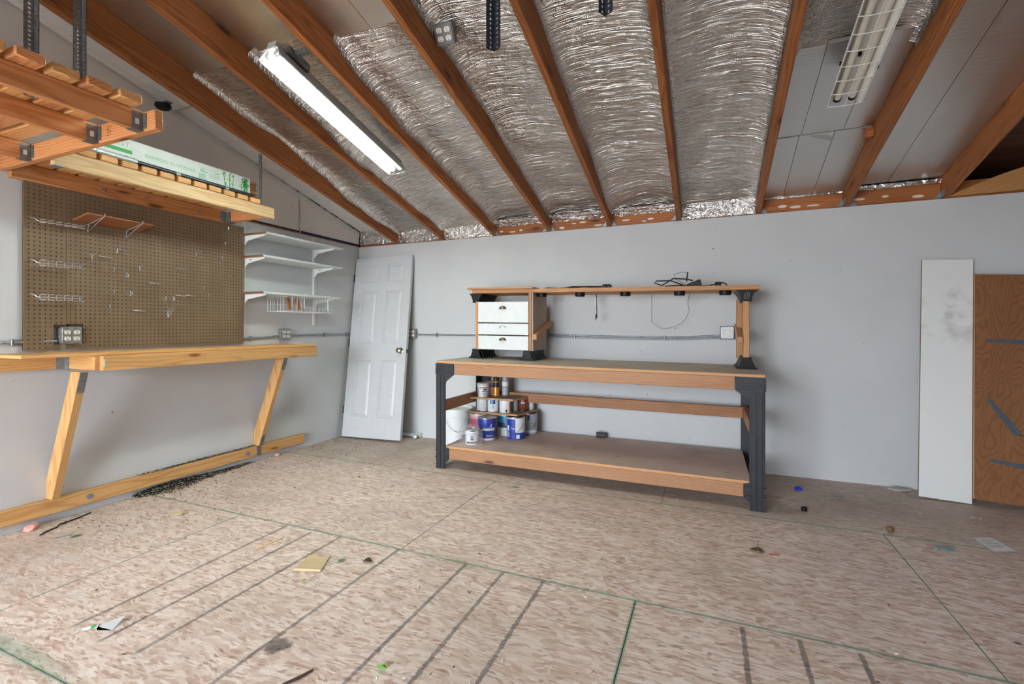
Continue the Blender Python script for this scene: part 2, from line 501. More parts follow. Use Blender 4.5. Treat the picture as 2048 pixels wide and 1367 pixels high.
def mat_pegboard():
    t = NT('brown_hardboard')
    P = t.coord()
    col = t.ramp(t.noise(P, 3.5, 5, 0.6), [(0.3, lin((106, 88, 66))), (0.7, lin((124, 104, 80)))])
    fine = t.noise(P, 220, 2)
    col = t.mix(t.math('MULTIPLY', fine, 0.25), col, lin((140, 116, 92)))
    return t.set(col, 0.55, 0.0, t.bump(fine, 0.1, 0.001), 0.35)
M_PEG = mat_pegboard()

def mat_tabletop(name, a, b):
    t = NT(name)
    P = t.coord()
    g = t.noise(t.scale(P, (5, 60, 5)), 1.0, 4, 0.6)
    big = t.noise(P, 3.0, 5, 0.65)
    col = t.mix(g, lin(a), lin(b))
    col = t.mix(t.math('MULTIPLY', t.step(big, 0.45, 0.75), 0.5), col, lin((122, 108, 96)))
    st = t.noise(P, 11, 5, 0.65)
    col = t.mix(t.math('MULTIPLY', t.step(st, 0.66, 0.72), 0.6), col, lin((84, 62, 48)))
    sc = t.noise(t.scale(P, (40, 6, 6)), 1.0, 4, 0.6)
    col = t.mix(t.math('MULTIPLY', t.step(sc, 0.70, 0.8), 0.4), col, lin((214, 202, 186)))
    return t.set(col, 0.6, 0.0, t.bump(g, 0.2, 0.001), 0.3)
M_TOP = mat_tabletop('dirty_bench_top', (164, 150, 132), (198, 184, 164))
M_LOWER = mat_tabletop('worn_lower_shelf', (182, 156, 142), (212, 188, 172))
M_PARTICLE = mat_tabletop('particle_board', (140, 118, 100), (168, 146, 126))

def mat_plyedge(name):
    t = NT(name)
    P = t.coord(); z = t.sep(P)[2]
    ly = t.math('MULTIPLY_ADD', t.math('SINE', t.math('MULTIPLY', z, 1400.0)), 0.5, 0.5)
    n = t.noise(t.scale(P, (30, 30, 90)), 1.0, 3)
    col = t.mix(ly, lin((226, 180, 128)), lin((176, 118, 74)))
    col = t.mix(t.math('MULTIPLY', n, 0.35), col, lin((150, 96, 60)))
    return t.set(col, 0.65)
M_PLYEDGE = mat_plyedge('plywood_edge')

def mat_plyface():
    t = NT('knotty_plywood_face')
    P = t.coord()
    X, Y, Z = t.sep(P)
    wob = t.noise(t.scale(P, (3.2, 1, 1.1)), 1.0, 3, 0.5)
    # cathedral figure: rings of a smooth field stretched along z
    fld = t.noise(t.scale(P, (4.6, 0.1, 1.7)), 1.0, 1.8, 0.45)
    ph = t.math('MULTIPLY', fld, 170.0)
    rings = t.math('POWER', t.math('MULTIPLY_ADD', t.math('SINE', ph), 0.5, 0.5), 2.5)
    fib = t.noise(t.scale(P, (120, 1, 8)), 1.0, 3, 0.6)
    f = t.math('ADD', t.math('MULTIPLY', rings, 0.20), t.math('ADD', t.math('MULTIPLY', fib, 0.35), t.math('MULTIPLY', wob, 0.50)))
    col = t.ramp(f, [(0.2, lin((146, 102, 66))), (0.6, lin((126, 82, 50))), (0.95, lin((94, 58, 33)))])
    kd = t.voro(t.scale(P, (6.5, 0.1, 4.4)), 1.0)
    k = t.math('SUBTRACT', 1.0, t.step(kd, 0.055, 0.11))
    halo = t.math('SUBTRACT', 1.0, t.step(kd, 0.06, 0.26))
    col = t.mix(t.math('MULTIPLY', halo, 0.4), col, lin((120, 64, 30)))
    col = t.mix(t.math('MULTIPLY', k, 0.9), col, lin((58, 28, 16)))
    return t.set(col, 0.55, 0.0, t.bump(fib, 0.15, 0.001), 0.35)
M_PLYFACE = mat_plyface()

def mat_whitepanel():
    t = NT('smudged_white_panel')
    P = t.coord()
    n = t.noise(P, 5, 5, 0.6)
    X, Y, Z = t.sep(P)
    band = t.math('MULTIPLY', t.step(Z, 1.0, 1.2), t.math('SUBTRACT', 1.0, t.step(Z, 1.4, 1.6)))
    col = t.mix(t.math('MULTIPLY', t.math('MULTIPLY', t.step(n, 0.45, 0.62), band), 0.55), lin((224, 224, 222)), lin((168, 166, 162)))
    return t.set(col, 0.5, 0.0)
M_WPANEL = mat_whitepanel()

def mat_emit(name, color, strength):
    t = NT(name)
    t.b.inputs['Emission Color'].default_value = (*color, 1)
    t.b.inputs['Emission Strength'].default_value = strength
    t.b.inputs['Base Color'].default_value = (1, 1, 1, 1)
    return t.m
M_TUBE_ON = mat_emit('lit_fluorescent_tube', (0.84, 1.0, 0.93), LAMP_STRENGTH)
M_TUBE_OFF = plain('unlit_fluorescent_tube', (214, 208, 196), 0.35, 0.0, 0.02)
M_REFLECTOR = plain('white_enamel_reflector', (228, 226, 220), 0.35, 0.0, 0.02)
M_HOOD = plain('grey_enamel_hood', (176, 178, 176), 0.4, 0.0, 0.03)

def mat_bag(name, alpha=0.16):
    t = NT(name)
    P = t.coord()
    h = t.noise(P, 40, 4, 0.6)
    t.b.inputs['Transmission Weight'].default_value = 0.0
    t.b.inputs['Alpha'].default_value = alpha
    return t.set(lin((232, 230, 234)), 0.15, 0.0, t.bump(h, 0.8, 0.01), 0.8)
M_BAG = mat_bag('clear_plastic_film')

# ------------------------------------------------------------------ helpers: lettering
def text_mesh(s, size, extrude=0.0):
    cu = bpy.data.curves.new('lettering', 'FONT')
    cu.body = s; cu.size = size; cu.extrude = extrude; cu.align_x = 'CENTER'; cu.align_y = 'CENTER'; cu.resolution_u = 2
    o = bpy.data.objects.new('lettering', cu); COL.objects.link(o)
    dg = bpy.context.evaluated_depsgraph_get()
    me = bpy.data.meshes.new_from_object(o.evaluated_get(dg))
    bpy.data.objects.remove(o)
    return me

# ================================================================== THE SETTING
RS = 0.2486
def zr(y): return 2.118 - RS * y            # underside of the rafters
RAFX = [0.522, 1.108, 1.708, 2.296, 2.880, 3.478, 4.092, 4.694, 5.286, 5.89, 6.49, 7.09]
RIDGE = -3.66; XR = 7.35; YF = -7.32
RD = 0.24                                      # vertical depth of the rafters

# floor: joists below, panels on top
flo = MB().box(-0.1, XR, YF, 0.1, -0.12, -0.021).build('floor', plain('subfloor', (60, 46, 38), 0.8))
tag(flo, 'dusty pinkish brown strand board floor with green joint lines', 'floor', kind='structure')
rows = [(-1.0122, 0.0, (0.9796, 3.42, 5.86)), (-2.2279, -1.0122, (-0.24, 2.197, 4.637, 7.08)), (-3.4436, -2.2279, (0.9796, 3.42, 5.86)),
        (-4.6593, -3.4436, (2.197, 4.637)), (-5.875, -4.6593, (0.98, 3.42, 5.86)), (-7.0907, -5.875, (2.197, 4.637)), (YF, -7.0907, (0.98, 3.42, 5.86))]
for ya, yb, js in rows:
    xs = [0.0] + [j for j in js if 0 < j < XR] + [XR]
    for a, b in zip(xs, xs[1:]):
        g = 0.0016
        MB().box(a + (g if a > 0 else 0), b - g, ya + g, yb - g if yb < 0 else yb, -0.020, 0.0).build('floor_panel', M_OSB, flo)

# back wall
wb = MB().box(-0.1, XR, 0.0, 0.11, -0.02, 2.112).build('wall_back', M_WALL)
tag(wb, 'long white back wall with scuffs', 'wall', kind='structure')
# left wall: lower sheet and two gable sheets
wl = MB().box(-0.1, 0.0, YF, 0.0, -0.02, 2.112).build('wall_left', M_WALL)
tag(wl, 'white left wall below the grey gable', 'wall', kind='structure')
def gable(name, ya, yb):
    def zt(y): return (2.40 - 0.262 * y) if y > RIDGE else (2.40 - 0.262 * (2 * RIDGE - y))
    ys = [ya, yb] if not (ya < RIDGE < yb) else [ya, RIDGE, yb]
    poly = [(ya, 2.142), (yb, 2.142)] + [(y, zt(y)) for y in reversed(ys)]
    MB().prism(poly, 'x', -0.02, -0.004).build(name, M_GABLE, wl)
gable('gable_sheet', -0.855, -0.001)
gable('gable_sheet', YF, -0.861)
MB().box(-0.1, -0.021, YF - .1, 0.36, 2.112, 3.6).build('gable_backing', plain('dark_gable_backing', (40, 30, 24), 0.8), wl)
bar('gap_batten', -0.028, -0.006, YF, 0.0, 2.113, 2.128, REDWOOD, wl, 0.001)
bar('navy_batten', -0.020, -0.0035, -0.85, -0.002, 2.122, 2.146, M_NAVY, wl, 0.001)
# a short vertical wire that hangs over the sheet joint
MB().tube([(0.004, -0.858, 2.43), (0.005, -0.857, 2.33), (0.012, -0.862, 2.25), (0.010, -0.868, 2.19), (0.004, -0.853, 2.12)], 0.006, 6).build('joint_tape', plain('loose_tape', (196, 188, 180), 0.6), wl)
wr = MB().box(XR, XR + 0.1, YF, 0.1, -0.02, 2.112).build('wall_right', M_WALL)
tag(wr, 'white right wall outside the picture', 'wall', kind='structure')
MB().box(XR, XR + .1, YF - .1, .36, 2.113, 3.6).build('gable_sheathing', plain('dark_gable_sheathing', (62, 42, 30), .8), wr)
wf = MB().box(-0.1, DOOR_X0, YF - 0.1, YF, -0.02, 2.2).box(DOOR_X1, XR + 0.1, YF - 0.1, YF, -0.02, 2.2).box(-0.1, XR + 0.1, YF - 0.1, YF, DOOR_H, 2.5).build('wall_front', M_WALL)
tag(wf, 'white front wall with the open overhead door', 'wall', kind='structure')

gr = MB().box(-25, 30, -45, YF - 0.1, -0.30, -0.14).build('ground', plain('driveway_concrete', (170, 166, 160), .8))
tag(gr, 'pale concrete driveway outside the open door', 'driveway', kind='structure')
# roof deck
ov = 0.35
deck = MB()
deck.add([(-0.1, ov, zr(ov) + RD), (XR + .1, ov, zr(ov) + RD), (XR + .1, RIDGE, zr(RIDGE) + RD), (-0.1, RIDGE, zr(RIDGE) + RD),
          (-0.1, ov, zr(ov) + RD + .03), (XR + .1, ov, zr(ov) + RD + .03), (XR + .1, RIDGE, zr(RIDGE) + RD + .03), (-0.1, RIDGE, zr(RIDGE) + RD + .03)],
         [(0, 3, 2, 1), (4, 5, 6, 7), (0, 1, 5, 4), (1, 2, 6, 5), (2, 3, 7, 6), (3, 0, 4, 7)])
yb2 = YF - 0.1
deck.add([(-0.1, RIDGE, zr(RIDGE) + RD), (XR + .1, RIDGE, zr(RIDGE) + RD), (XR + .1, yb2, 2.118 + RD), (-0.1, yb2, 2.118 + RD),
          (-0.1, RIDGE, zr(RIDGE) + RD + .03), (XR + .1, RIDGE, zr(RIDGE) + RD + .03), (XR + .1, yb2, 2.148 + RD), (-0.1, yb2, 2.148 + RD)],
         [(0, 3, 2, 1), (4, 5, 6, 7), (0, 1, 5, 4), (1, 2, 6, 5), (2, 3, 7, 6), (3, 0, 4, 7)])
deck.box(-0.1, XR + .1, 0.30, 0.35, 2.0, zr(.3) + RD)
deck.box(-0.1, XR + .1, 0.11, 0.35, 1.97, 2.0)
ceil = deck.build('ceiling', M_DECK)
tag(ceil, 'sloping garage roof with fir rafters and silver foil insulation between them', 'ceiling', kind='structure')

ang = math.atan(RS)
rlen = (0.30 - RIDGE) / math.cos(ang)
for i, x in enumerate(RAFX):
    d = RD * math.cos(ang)
    cy = (0.30 + RIDGE) / 2
    r = board('rafter', (0.040, rlen, d), (x, cy, zr(cy) + RD / 2), RAFTER, ceil, (-ang, 0, 0), 0.004)
    cy2 = (RIDGE + YF) / 2
    board('rafter', (0.040, (RIDGE - YF) / math.cos(ang), d), (x, cy2, zr(2 * RIDGE - cy2) + RD / 2), RAFTER, ceil, (ang, 0, 0), 0.004)
bar('ridge_board', -0.02, XR, RIDGE - 0.02, RIDGE + 0.02, zr(RIDGE) - 0.02, zr(RIDGE) + RD, RAFTER, ceil, 0.002)
bar('top_plate', 0.0, XR, 0.012, 0.10, 2.113, 2.118, RAFTER, ceil, 0.0)
# blocking and the sheet metal clips at the rafter feet
for i, (a, b) in enumerate(zip([-0.02] + RAFX[:-1], RAFX)):
    x0, x1 = a + 0.022, b - 0.022
    blk = bar('blocking', x0, x1, 0.014, 0.052, 2.118, 2.232, RAFTER, ceil, 0.002)
    if i in (3, 4, 5, 7, 8):
        for k in range(3 if i != 4 else 4):
            px = x0 + (x1 - x0) * (0.08 + 0.78 * random.random()); pz = 2.135 + 0.045 * random.random()
            bl = MB().lathe([(0.0, 0.0), (0.7, 0.0), (1.0, -0.3)], n=12)
            s1, s2 = random.uniform(.018, .045), random.uniform(.006, .013)
            bl.build('primer_dab', M_PRIME, ceil, fn=lambda p: (px + p[0] * s1, 0.0125 - p[2] * 0.002, pz + p[1] * s2))
def clip(x, side):
    b = MB()
    s = side
    b.add([(x, -0.004, 2.119), (x + s * .045, -0.006, 2.114), (x + s * .006, -0.004, 2.168), (x, .010, 2.119), (x + s * .045, .008, 2.114), (x + s * .006, .010, 2.168)],
          [(0, 1, 2), (3, 5, 4), (0, 3, 4, 1), (1, 4, 5, 2), (2, 5, 3, 0)])
    b.box(min(x, x + s * .003), max(x, x + s * .003), -0.05, 0.012, 2.125, 2.17)
    b.build('rafter_clip', M_GALV, ceil)
for i, x in enumerate(RAFX[:9]):
    if i in (2, 3, 4, 6, 7): clip(x + 0.021, 1)
    if i in (3, 4, 5, 7, 8): clip(x - 0.021, -1)

# insulation: height above the rafter underside at which each sheet is stapled to the left rafter of its bay
EDGES = {0: [(0.1, .11), (-.02, .11), (-.76, .10), (-1.14, .165), (-1.56, .20), (-1.94, .18), (-2.2, .195)],
         1: [(0.1, .10), (-.6, .095), (-1.15, .085), (-1.3, .055), (-1.47, .085), (-2.03, .133), (-2.35, .156)],
         2: [(0.1, .11), (-.5, .12), (-1.0, .115), (-1.59, .10), (-2.02, .12), (-2.26, .175)],
         3: [(0.1, .11), (-.58, .135), (-1.03, .16), (-1.65, .19), (-2.03, .165), (-3.5, .19)],
         4: [(0.1, .09), (-.31, .09), (-.86, .165), (-1.41, .145), (-1.75, .18), (-2.5, .22), (-3.5, .2)],
         5: [(0.1, .12), (-.5, .19), (-3.5, .20)], 6: [(0.1, .15), (-3.5, .16)]}
def foil_bay(i, y_near, y_far, name='foil_blanket', seed=0, flap=False, mat=None, edge=0.13, mid=0.165, wrinkle=1.0, dy=0.006):
    """bubble foil sagging between two rafters: a curved sheet with real creases"""
    r = np.random.default_rng(seed)
    x0, x1 = RAFX[i] + 0.0215, RAFX[i + 1] - 0.0215
    ys = np.arange(y_far, y_near + 1e-6, dy)
    ns = 40
    s = np.linspace(0, 1, ns)
    S, Y = np.meshgrid(s, ys)
    e = np.minimum(S, 1 - S)
    yk, ek = zip(*sorted(EDGES[i]))
    eL = np.interp(ys, yk, ek) + 0.006 * np.sin(ys * 13 + seed)
    eR = np.full_like(ys, edge)
    ED = eL[:, None] * (1 - S) + eR[:, None] * S
    mid = ED + np.clip(0.225 - ED, 0.0, 0.055)
    prof = ED + (mid - ED) * (1 - np.exp(-e / 0.10))
    low = r.normal(size=(8, 4))
    wav = np.zeros_like(S)
    for k in range(8):
        wav += 0.006 * np.sin(Y * (1.5 + 2.2 * k * abs(low[k, 0])) + low[k, 1] * 6 + S * low[k, 2] * 4) / (1 + 0.4 * k)
    h = prof + wav * np.clip(e * 12, 0.5, 1)
    # transverse creases
    n_c = int((y_near - y_far) / 0.028)
    for k in range(n_c):
        c = r.uniform(y_far, y_near); a = r.uniform(-0.5, 1.0) * 0.0042 * wrinkle; w = r.uniform(0.004, 0.009)
        ce = r.uniform(0, 1); ext = r.uniform(0.15, 0.7); bend = r.uniform(0.02, 0.06); sl = r.uniform(-0.03, 0.03)
        yc = c - bend * (S - .5) ** 2 * 4 + sl * (S - .5)
        h -= a * np.exp(-((Y - yc) / w) ** 2) * np.exp(-((S - ce) / ext) ** 4)
    # diagonal folds and dimples
    for k in range(int(7 * (y_near - y_far))):
        cs, cy = r.uniform(0.1, 0.9), r.uniform(y_far, y_near); th = r.uniform(-1.2, 1.2); w = r.uniform(0.006, 0.014); ln = r.uniform(0.05, 0.2)
        dx = (S - cs) * (x1 - x0); dyy = Y - cy
        p = dx * math.cos(th) + dyy * math.sin(th); q = -dx * math.sin(th) + dyy * math.cos(th)
        h -= 0.0055 * wrinkle * r.uniform(-0.6, 1) * np.exp(-(q / w) ** 2 - (p / ln) ** 2)
    # edge flap stapled down the side of the rafters
    h[:, 0] = eL - 0.020 + 0.006 * np.sin(ys * 9 + seed); h[:, -1] = edge - 0.022 + 0.010 * np.sin(ys * 7 + seed * 2)
    X = x0 + (x1 - x0) * S
    X[:, 1] = x0 + 0.006; X[:, -2] = x1 - 0.006
    Zb = 2.118 - RS * Y
    near = np.clip(-Y / 0.10, 0, 1) ** 0.5
    h = 0.118 + (h - 0.118) * (0.35 + 0.65 * near)
    Z = Zb + h
    V = np.stack([X, Y, Z], -1).reshape(-1, 3)
    ny = len(ys)
    idx = np.arange(ny * ns).reshape(ny, ns)
    F = np.stack([idx[:-1, :-1], idx[:-1, 1:], idx[1:, 1:], idx[1:, :-1]], -1).reshape(-1, 4)
    vs = V.tolist(); fs = F.tolist()
    if flap:      # crumpled end turned down to the wall top
        base = [idx[-1, k] for k in range(ns)]
        prev = base
        rowsn = 14
        for j in range(1, rowsn + 1):
            cur = []
            for k in range(ns):
                p = V[idx[-1, k]]
                zz = p[2] + (2.121 - p[2]) * j / rowsn
                yy = min(0.010, p[1] + 0.004) - 0.004 * math.sin(k * 1.7 + j * 2.3) - 0.006 * r.uniform(0, 1)
                cur.append(len(vs)); vs.append([p[0], yy, zz])
            for k in range(ns - 1):
                fs.append([prev[k], prev[k + 1], cur[k + 1], cur[k]])
            prev = cur
    me = bpy.data.meshes.new(name)
    me.from_pydata(vs, [], fs)
    me.materials.append(mat or M_FOIL)
    me.polygons.foreach_set('use_smooth', [True] * len(me.polygons))
    me.flip_normals()
    me.update()
    return link(name, me, ceil)
foil_bay(0, 0.010, -2.25, seed=3, flap=True, wrinkle=0.7)
foil_bay(1, 0.010, -2.30, seed=5, flap=True, wrinkle=0.7)
foil_bay(2, 0.012, -2.23, seed=6)
foil_bay(3, 0.012, -3.5, seed=7)
foil_bay(4, 0.012, -3.5, seed=8)
foil_bay(5, 0.010, -3.5, seed=9, flap=True)
foil_bay(6, -1.36, -3.5, seed=12, wrinkle=0.35, edge=0.14, mid=0.16)

# rough crumpled tape where foil meets the blocking
def tape(i, seed):
    r = random.Random(seed)
    x0, x1 = RAFX[i] + 0.024, RAFX[i + 1] - 0.024
    n = 46; vs = []; fs = []
    for k in range(n + 1):
        x = x0 + (x1 - x0) * k / n
        for j, (yy, zz) in enumerate(((-0.055, 0.122), (-0.030, 0.112), (-0.012, 0.098), (0.004, 0.098), (0.0105, 0.088))):
            vs.append((x, yy + r.uniform(-.004, .004) * (j < 4), 2.118 - RS * yy + zz + r.uniform(-.006, .006)))
    for k in range(n):
        for j in range(4):
            a = k * 5 + j
            fs.append((a, a + 1, a + 6, a + 5))
    b = MB().add(vs, fs)
    b.build('crumpled_tape', M_CREASE, ceil, smooth=80)
for i in (2, 3, 4): tape(i, 40 + i)

# foam boards with foil facing, cut in strips
def foam(i, y_near, y_far, cuts, mat, off=0.172, th=0.02, xa=None, xb=None, name='foam_board', slope=RS, z0=2.118):
    x0 = RAFX[i] + 0.0215 if xa is None else xa
    x1 = RAFX[i + 1] - 0.0215 if xb is None else xb
    xs = [x0] + [x0 + (x1 - x0) * c for c in cuts] + [x1]
    for a, b in zip(xs, xs[1:]):
        g = 0.0015
        p = []
        for zo in (0, th):
            for x, y in ((a + g, y_near), (b - g, y_near), (b - g, y_far), (a + g, y_far)):
                p.append((x, y, z0 - slope * y + off + zo))
        MB().add(p, [(0, 3, 2, 1)[::-1], (4, 5, 6, 7)[::-1], (0, 1, 5, 4)[::-1], (1, 2, 6, 5)[::-1], (2, 3, 7, 6)[::-1], (3, 0, 4, 7)[::-1]]).build(name, mat, ceil)
foam(0, -2.22, -3.6, (0.52,), M_FOAM, 0.205)
foam(1, -2.27, -3.6, (), M_FOAM, 0.185)
foam(2, -2.20, -3.6, (0.45, 0.8), M_FOAM, 0.188)
foam(6, -0.705, -1.45, (0.30, 0.72), M_FOAM, 0.168)
foam(6, 0.010, -0.700, (0.28, 0.64), M_FOAM, 0.119, slope=0.3105)
foam(7, -0.005, -3.6, (0.42,), M_FOAM, 0.150)
bar('foil_edge_strip', RAFX[7] + .022, RAFX[8] - .022, -0.004, 0.010, 2.226, 2.262, M_CREASE, ceil, 0.003)
bar('foil_edge_strip', RAFX[6] + .022, RAFX[7] - .022, 0.000, 0.010, 2.222, 2.236, M_CREASE, ceil, 0.003)
# strip beside the left wall, greyer boards
foam(0, 0.0, -2.02, (), M_FOAM_DULL, 0.160, 0.02, 0.012, RAFX[0] - 0.0215, slope=0.262, z0=2.13)
foam(0, -2.04, -3.62, (0.14, 0.50), M_FOAM_DULL, 0.150, 0.02, 0.012, RAFX[0] - 0.0215, slope=0.262, z0=2.13)
MB().add([(0.0, 0.0, 2.23), (0.0, -2.06, 2.23 + .272 * 2.06), (0.0, -2.06, 2.30 + .272 * 2.06), (0.0, 0.0, 2.285),
          (0.004, 0.0, 2.23), (0.004, -2.06, 2.23 + .272 * 2.06), (0.004, -2.06, 2.30 + .272 * 2.06), (0.004, 0.0, 2.285)],
         [(0, 1, 2, 3), (7, 6, 5, 4), (0, 4, 5, 1), (1, 5, 6, 2), (2, 6, 7, 3), (3, 7, 4, 0)]).build('gable_tape', M_FOAM_DULL, ceil)
pts = []
for k in range(60):
    y = -0.02 - 2.03 * k / 59
    pts.append((0.008 + .003 * random.random(), y, 2.287 - 0.273 * y + random.uniform(-.004, .004)))
MB().tube(pts, [random.uniform(.004, .0095) for _ in pts], 6).build('crack_shade_cord', plain('painted_crack_shade', (26, 25, 25), 0.7), ceil)  # black cord added along the open crack to paint its shade
MB().tube([(0.02, -2.03, 2.845), (0.16, -2.05, 2.838), (0.34, -2.04, 2.842), (0.49, -2.03, 2.845)], 0.012, 6).build('joint_tape', M_FOAM_DULL, ceil)
# crumpled foil corner at the top of the left back corner
fo = MB(); n = 26
vs = []; fs = []
for k in range(n + 1):
    for j in range(9):
        x = 0.01 + (RAFX[0] - .035) * k / n
        vs.append((x, 0.006 - random.uniform(0, .012), 2.135 + (0.155) * j / 8 + random.uniform(-.004, .004)))
for k in range(n):
    for j in range(8):
        a = k * 9 + j; fs.append((a, a + 9, a + 10, a + 1))
fo.add(vs, fs).build('crumpled_tape', M_CREASE, ceil, smooth=80)

# ================================================================== LIGHT FIXTURES
def fixture(label, xc, y_far, lit):
    L = 1.21; W = 0.165
    # local frame: x across, y along the slope up towards the camera (negative), z up; origin at the far lower edge
    root = thing('shop_light', label, 'shop light', (xc, y_far, 2.100 - RS * y_far), (-ang, 0, 0), 'two tube shop lights')
    hw = W / 2
    hood = MB()
    prof = [(-hw, 0), (-hw * .62, .062), (-hw * .40, .062), (-hw * .40, .10), (hw * .40, .10), (hw * .40, .062), (hw * .62, .062), (hw, 0), (hw - .004, -.001), (hw * .60, .058), (-hw * .60, .058), (-hw + .004, -.001)]
    hood.prism(prof, 'y', -L, 0)
    hood.build('hood', M_HOOD, root, (0, 0, 0), local=True)
    rf = MB().add([(-hw + .006, -L + .004, .001), (-hw * .58, -L + .004, .056), (hw * .58, -L + .004, .056), (hw - .006, -L + .004, .001),
                   (-hw + .006, -.004, .001), (-hw * .58, -.004, .056), (hw * .58, -.004, .056), (hw - .006, -.004, .001)],
                  [(0, 1, 5, 4), (1, 2, 6, 5), (2, 3, 7, 6)])
    rf.build('reflector', M_REFLECTOR, root, (0, 0, 0), local=True)
    for s in (-1, 1):
        MB().cyl((s * .034, -L + .025, .030), (s * .034, -.025, .030), .0165, n=16).build('tube', M_TUBE_ON if lit else M_TUBE_OFF, root, (0, 0, 0), smooth=50, local=True)
        for ye in (-L + .018, -.018):
            MB().cyl((s * .034, ye - .008, .030), (s * .034, ye + .008, .030), .019, n=14).box(s * .034 - .010, s * .034 + .010, ye - .006, ye + .006, .03, .057).build('lamp_holder', M_BLACK if not lit else M_WHITEM, root, (0, 0, 0), smooth=50, local=True)
    g = MB(); rw = .0021
    for s in (-1, 1):
        g.tube([(s * (hw - .003), -L, -.004), (s * (hw - .003), 0, -.004)], rw, 5)
    g.tube([(0, -L - .01, -.012), (0, .012, -.012)], rw, 5)
    nb = 12
    for k in range(nb + 1):
        y = -L + .006 + (L - .012) * k / nb
        g.tube([(-(hw - .003), y, -.004), (-hw * .4, y, -.0105), (hw * .4, y, -.0105), (hw - .003, y, -.004)], rw, 5)
    for ye in (-L, 0):
        g.tube([(-(hw - .003), ye, -.004), (-hw * .45, ye, .05)], rw, 5)
        g.tube([((hw - .003), ye, -.004), (hw * .45, ye, .05)], rw, 5)
    g.build('wire_guard', M_WHITEW if not lit else M_GALVD, root, (0, 0, 0), local=True)
    if lit:
        MB().box(hw * .4, RAFX[2] - .025 - xc, -L + .10, -L + .125, .085, .115).box(hw * .35, hw * .75, -L + .06, -L + .22, .07, .118).build('mounting_bracket', M_GALVD, root, (0, 0, 0), local=True)
    else:
        for yy, sx in ((-.32, -hw), (-.25, hw), (-.31, .0), (-.95, .01)):
            MB().box(sx - .006, sx + .006, yy - .008, yy + .008, .0 if abs(sx) > .03 else .04, .010 if abs(sx) > .03 else .056).build('guard_clip', M_BLACK, root, (0, 0, 0), local=True)
    return root
fixture('lit two tube shop light glowing white near the left rafters', 1.440, -1.240, True)
fixture('unlit two tube shop light with a wire guard at the right', 4.400, -1.235, False)

# a mounting block on the rafter beside the unlit light, and loose tape hanging from the joint
o = MB().prism([(-.03, -.02), (.03, -.02), (.04, .0), (.03, .035), (-.02, .04), (-.04, .01)], 'x', 4.630, 4.668)
o2 = o.build('wood_block', RAFTER('x'), None, (0, -0.70, 2.405))
tag(o2, 'small wood block nailed to the rafter by the unlit shop light', 'wood block')
MB().add([(4.33, -.70, 2.447), (4.43, -.705, 2.440), (4.47, -.70, 2.415), (4.445, -.69, 2.405), (4.33, -.70, 2.449), (4.43, -.705, 2.442), (4.47, -.70, 2.417), (4.445, -.69, 2.407)],
         [(0, 1, 2, 3), (4, 7, 6, 5), (0, 4, 5, 1), (1, 5, 6, 2), (2, 6, 7, 3), (3, 7, 4, 0)]).build('loose_tape', plain('grey_tape', (140, 138, 132), 0.6), ceil)

# ------------------------------------------------------------------ slotted angle iron
def angle_iron(name, mat, x, y, z0, z1, w=0.036, parent=None, sx=1, sy=1, pitch=0.019, turn=0.0):
    """two leaves at right angles, each with a line of round holes through it"""
    b = MB()
    n = int((z1 - z0) / pitch)
    hp = (z1 - z0) / n
    for leaf in (0, 1):
        m = w / 2
        for k in range(n):
            zc = z0 + hp * (k + .5)
            rr = 0.0052
            sq = [(-w / 2, -hp / 2), (0, -hp / 2), (w / 2, -hp / 2), (w / 2, 0), (w / 2, hp / 2), (0, hp / 2), (-w / 2, hp / 2), (-w / 2, 0)]
            oc = [(rr * math.cos(math.radians(225 + 45 * j)), rr * 1.25 * math.sin(math.radians(225 + 45 * j))) for j in range(8)]
            vs = []
            for t_ in (0, 0.0025):
                for a, c in sq + oc:
                    if leaf == 0: vs.append((x + sx * (a + m), y + sy * t_, zc + c))
                    else: vs.append((x + sx * t_, y + sy * (a + m), zc + c))
            fs = [(j, (j + 1) % 8, 8 + (j + 1) % 8, 8 + j) for j in range(8)]
            fs += [tuple(16 + q for q in f[::-1]) for f in fs]
            fs += [(8 + j, 8 + (j + 1) % 8, 24 + (j + 1) % 8, 24 + j) for j in range(8)]
            b.add(vs, fs)
    if turn:
        c, s_ = math.cos(turn), math.sin(turn)
        b.v = [(x + (p[0] - x) * c - (p[1] - y) * s_, y + (p[0] - x) * s_ + (p[1] - y) * c, p[2]) for p in b.v]
    return b.build(name, mat, parent)

M_ANGLED = mat_galv('blued_angle_steel', (70, 76, 86), 0.4)
o = angle_iron('angle_iron', M_ANGLED, 2.812, -2.37, 2.440, 2.96, .046, None, 1, 1, .021, math.radians(240))
tag(o, 'long dark slotted angle iron hanging from the foil ceiling', 'angle iron', 'angle irons hanging from the ceiling')
o = angle_iron('angle_iron', M_ANGLED, 3.318, -2.375, 2.468, 2.96, .040, None, 1, 1, .021, math.radians(240))
tag(o, 'dark slotted angle iron cut off by the top edge of the photo', 'angle iron', 'angle irons hanging from the ceiling')

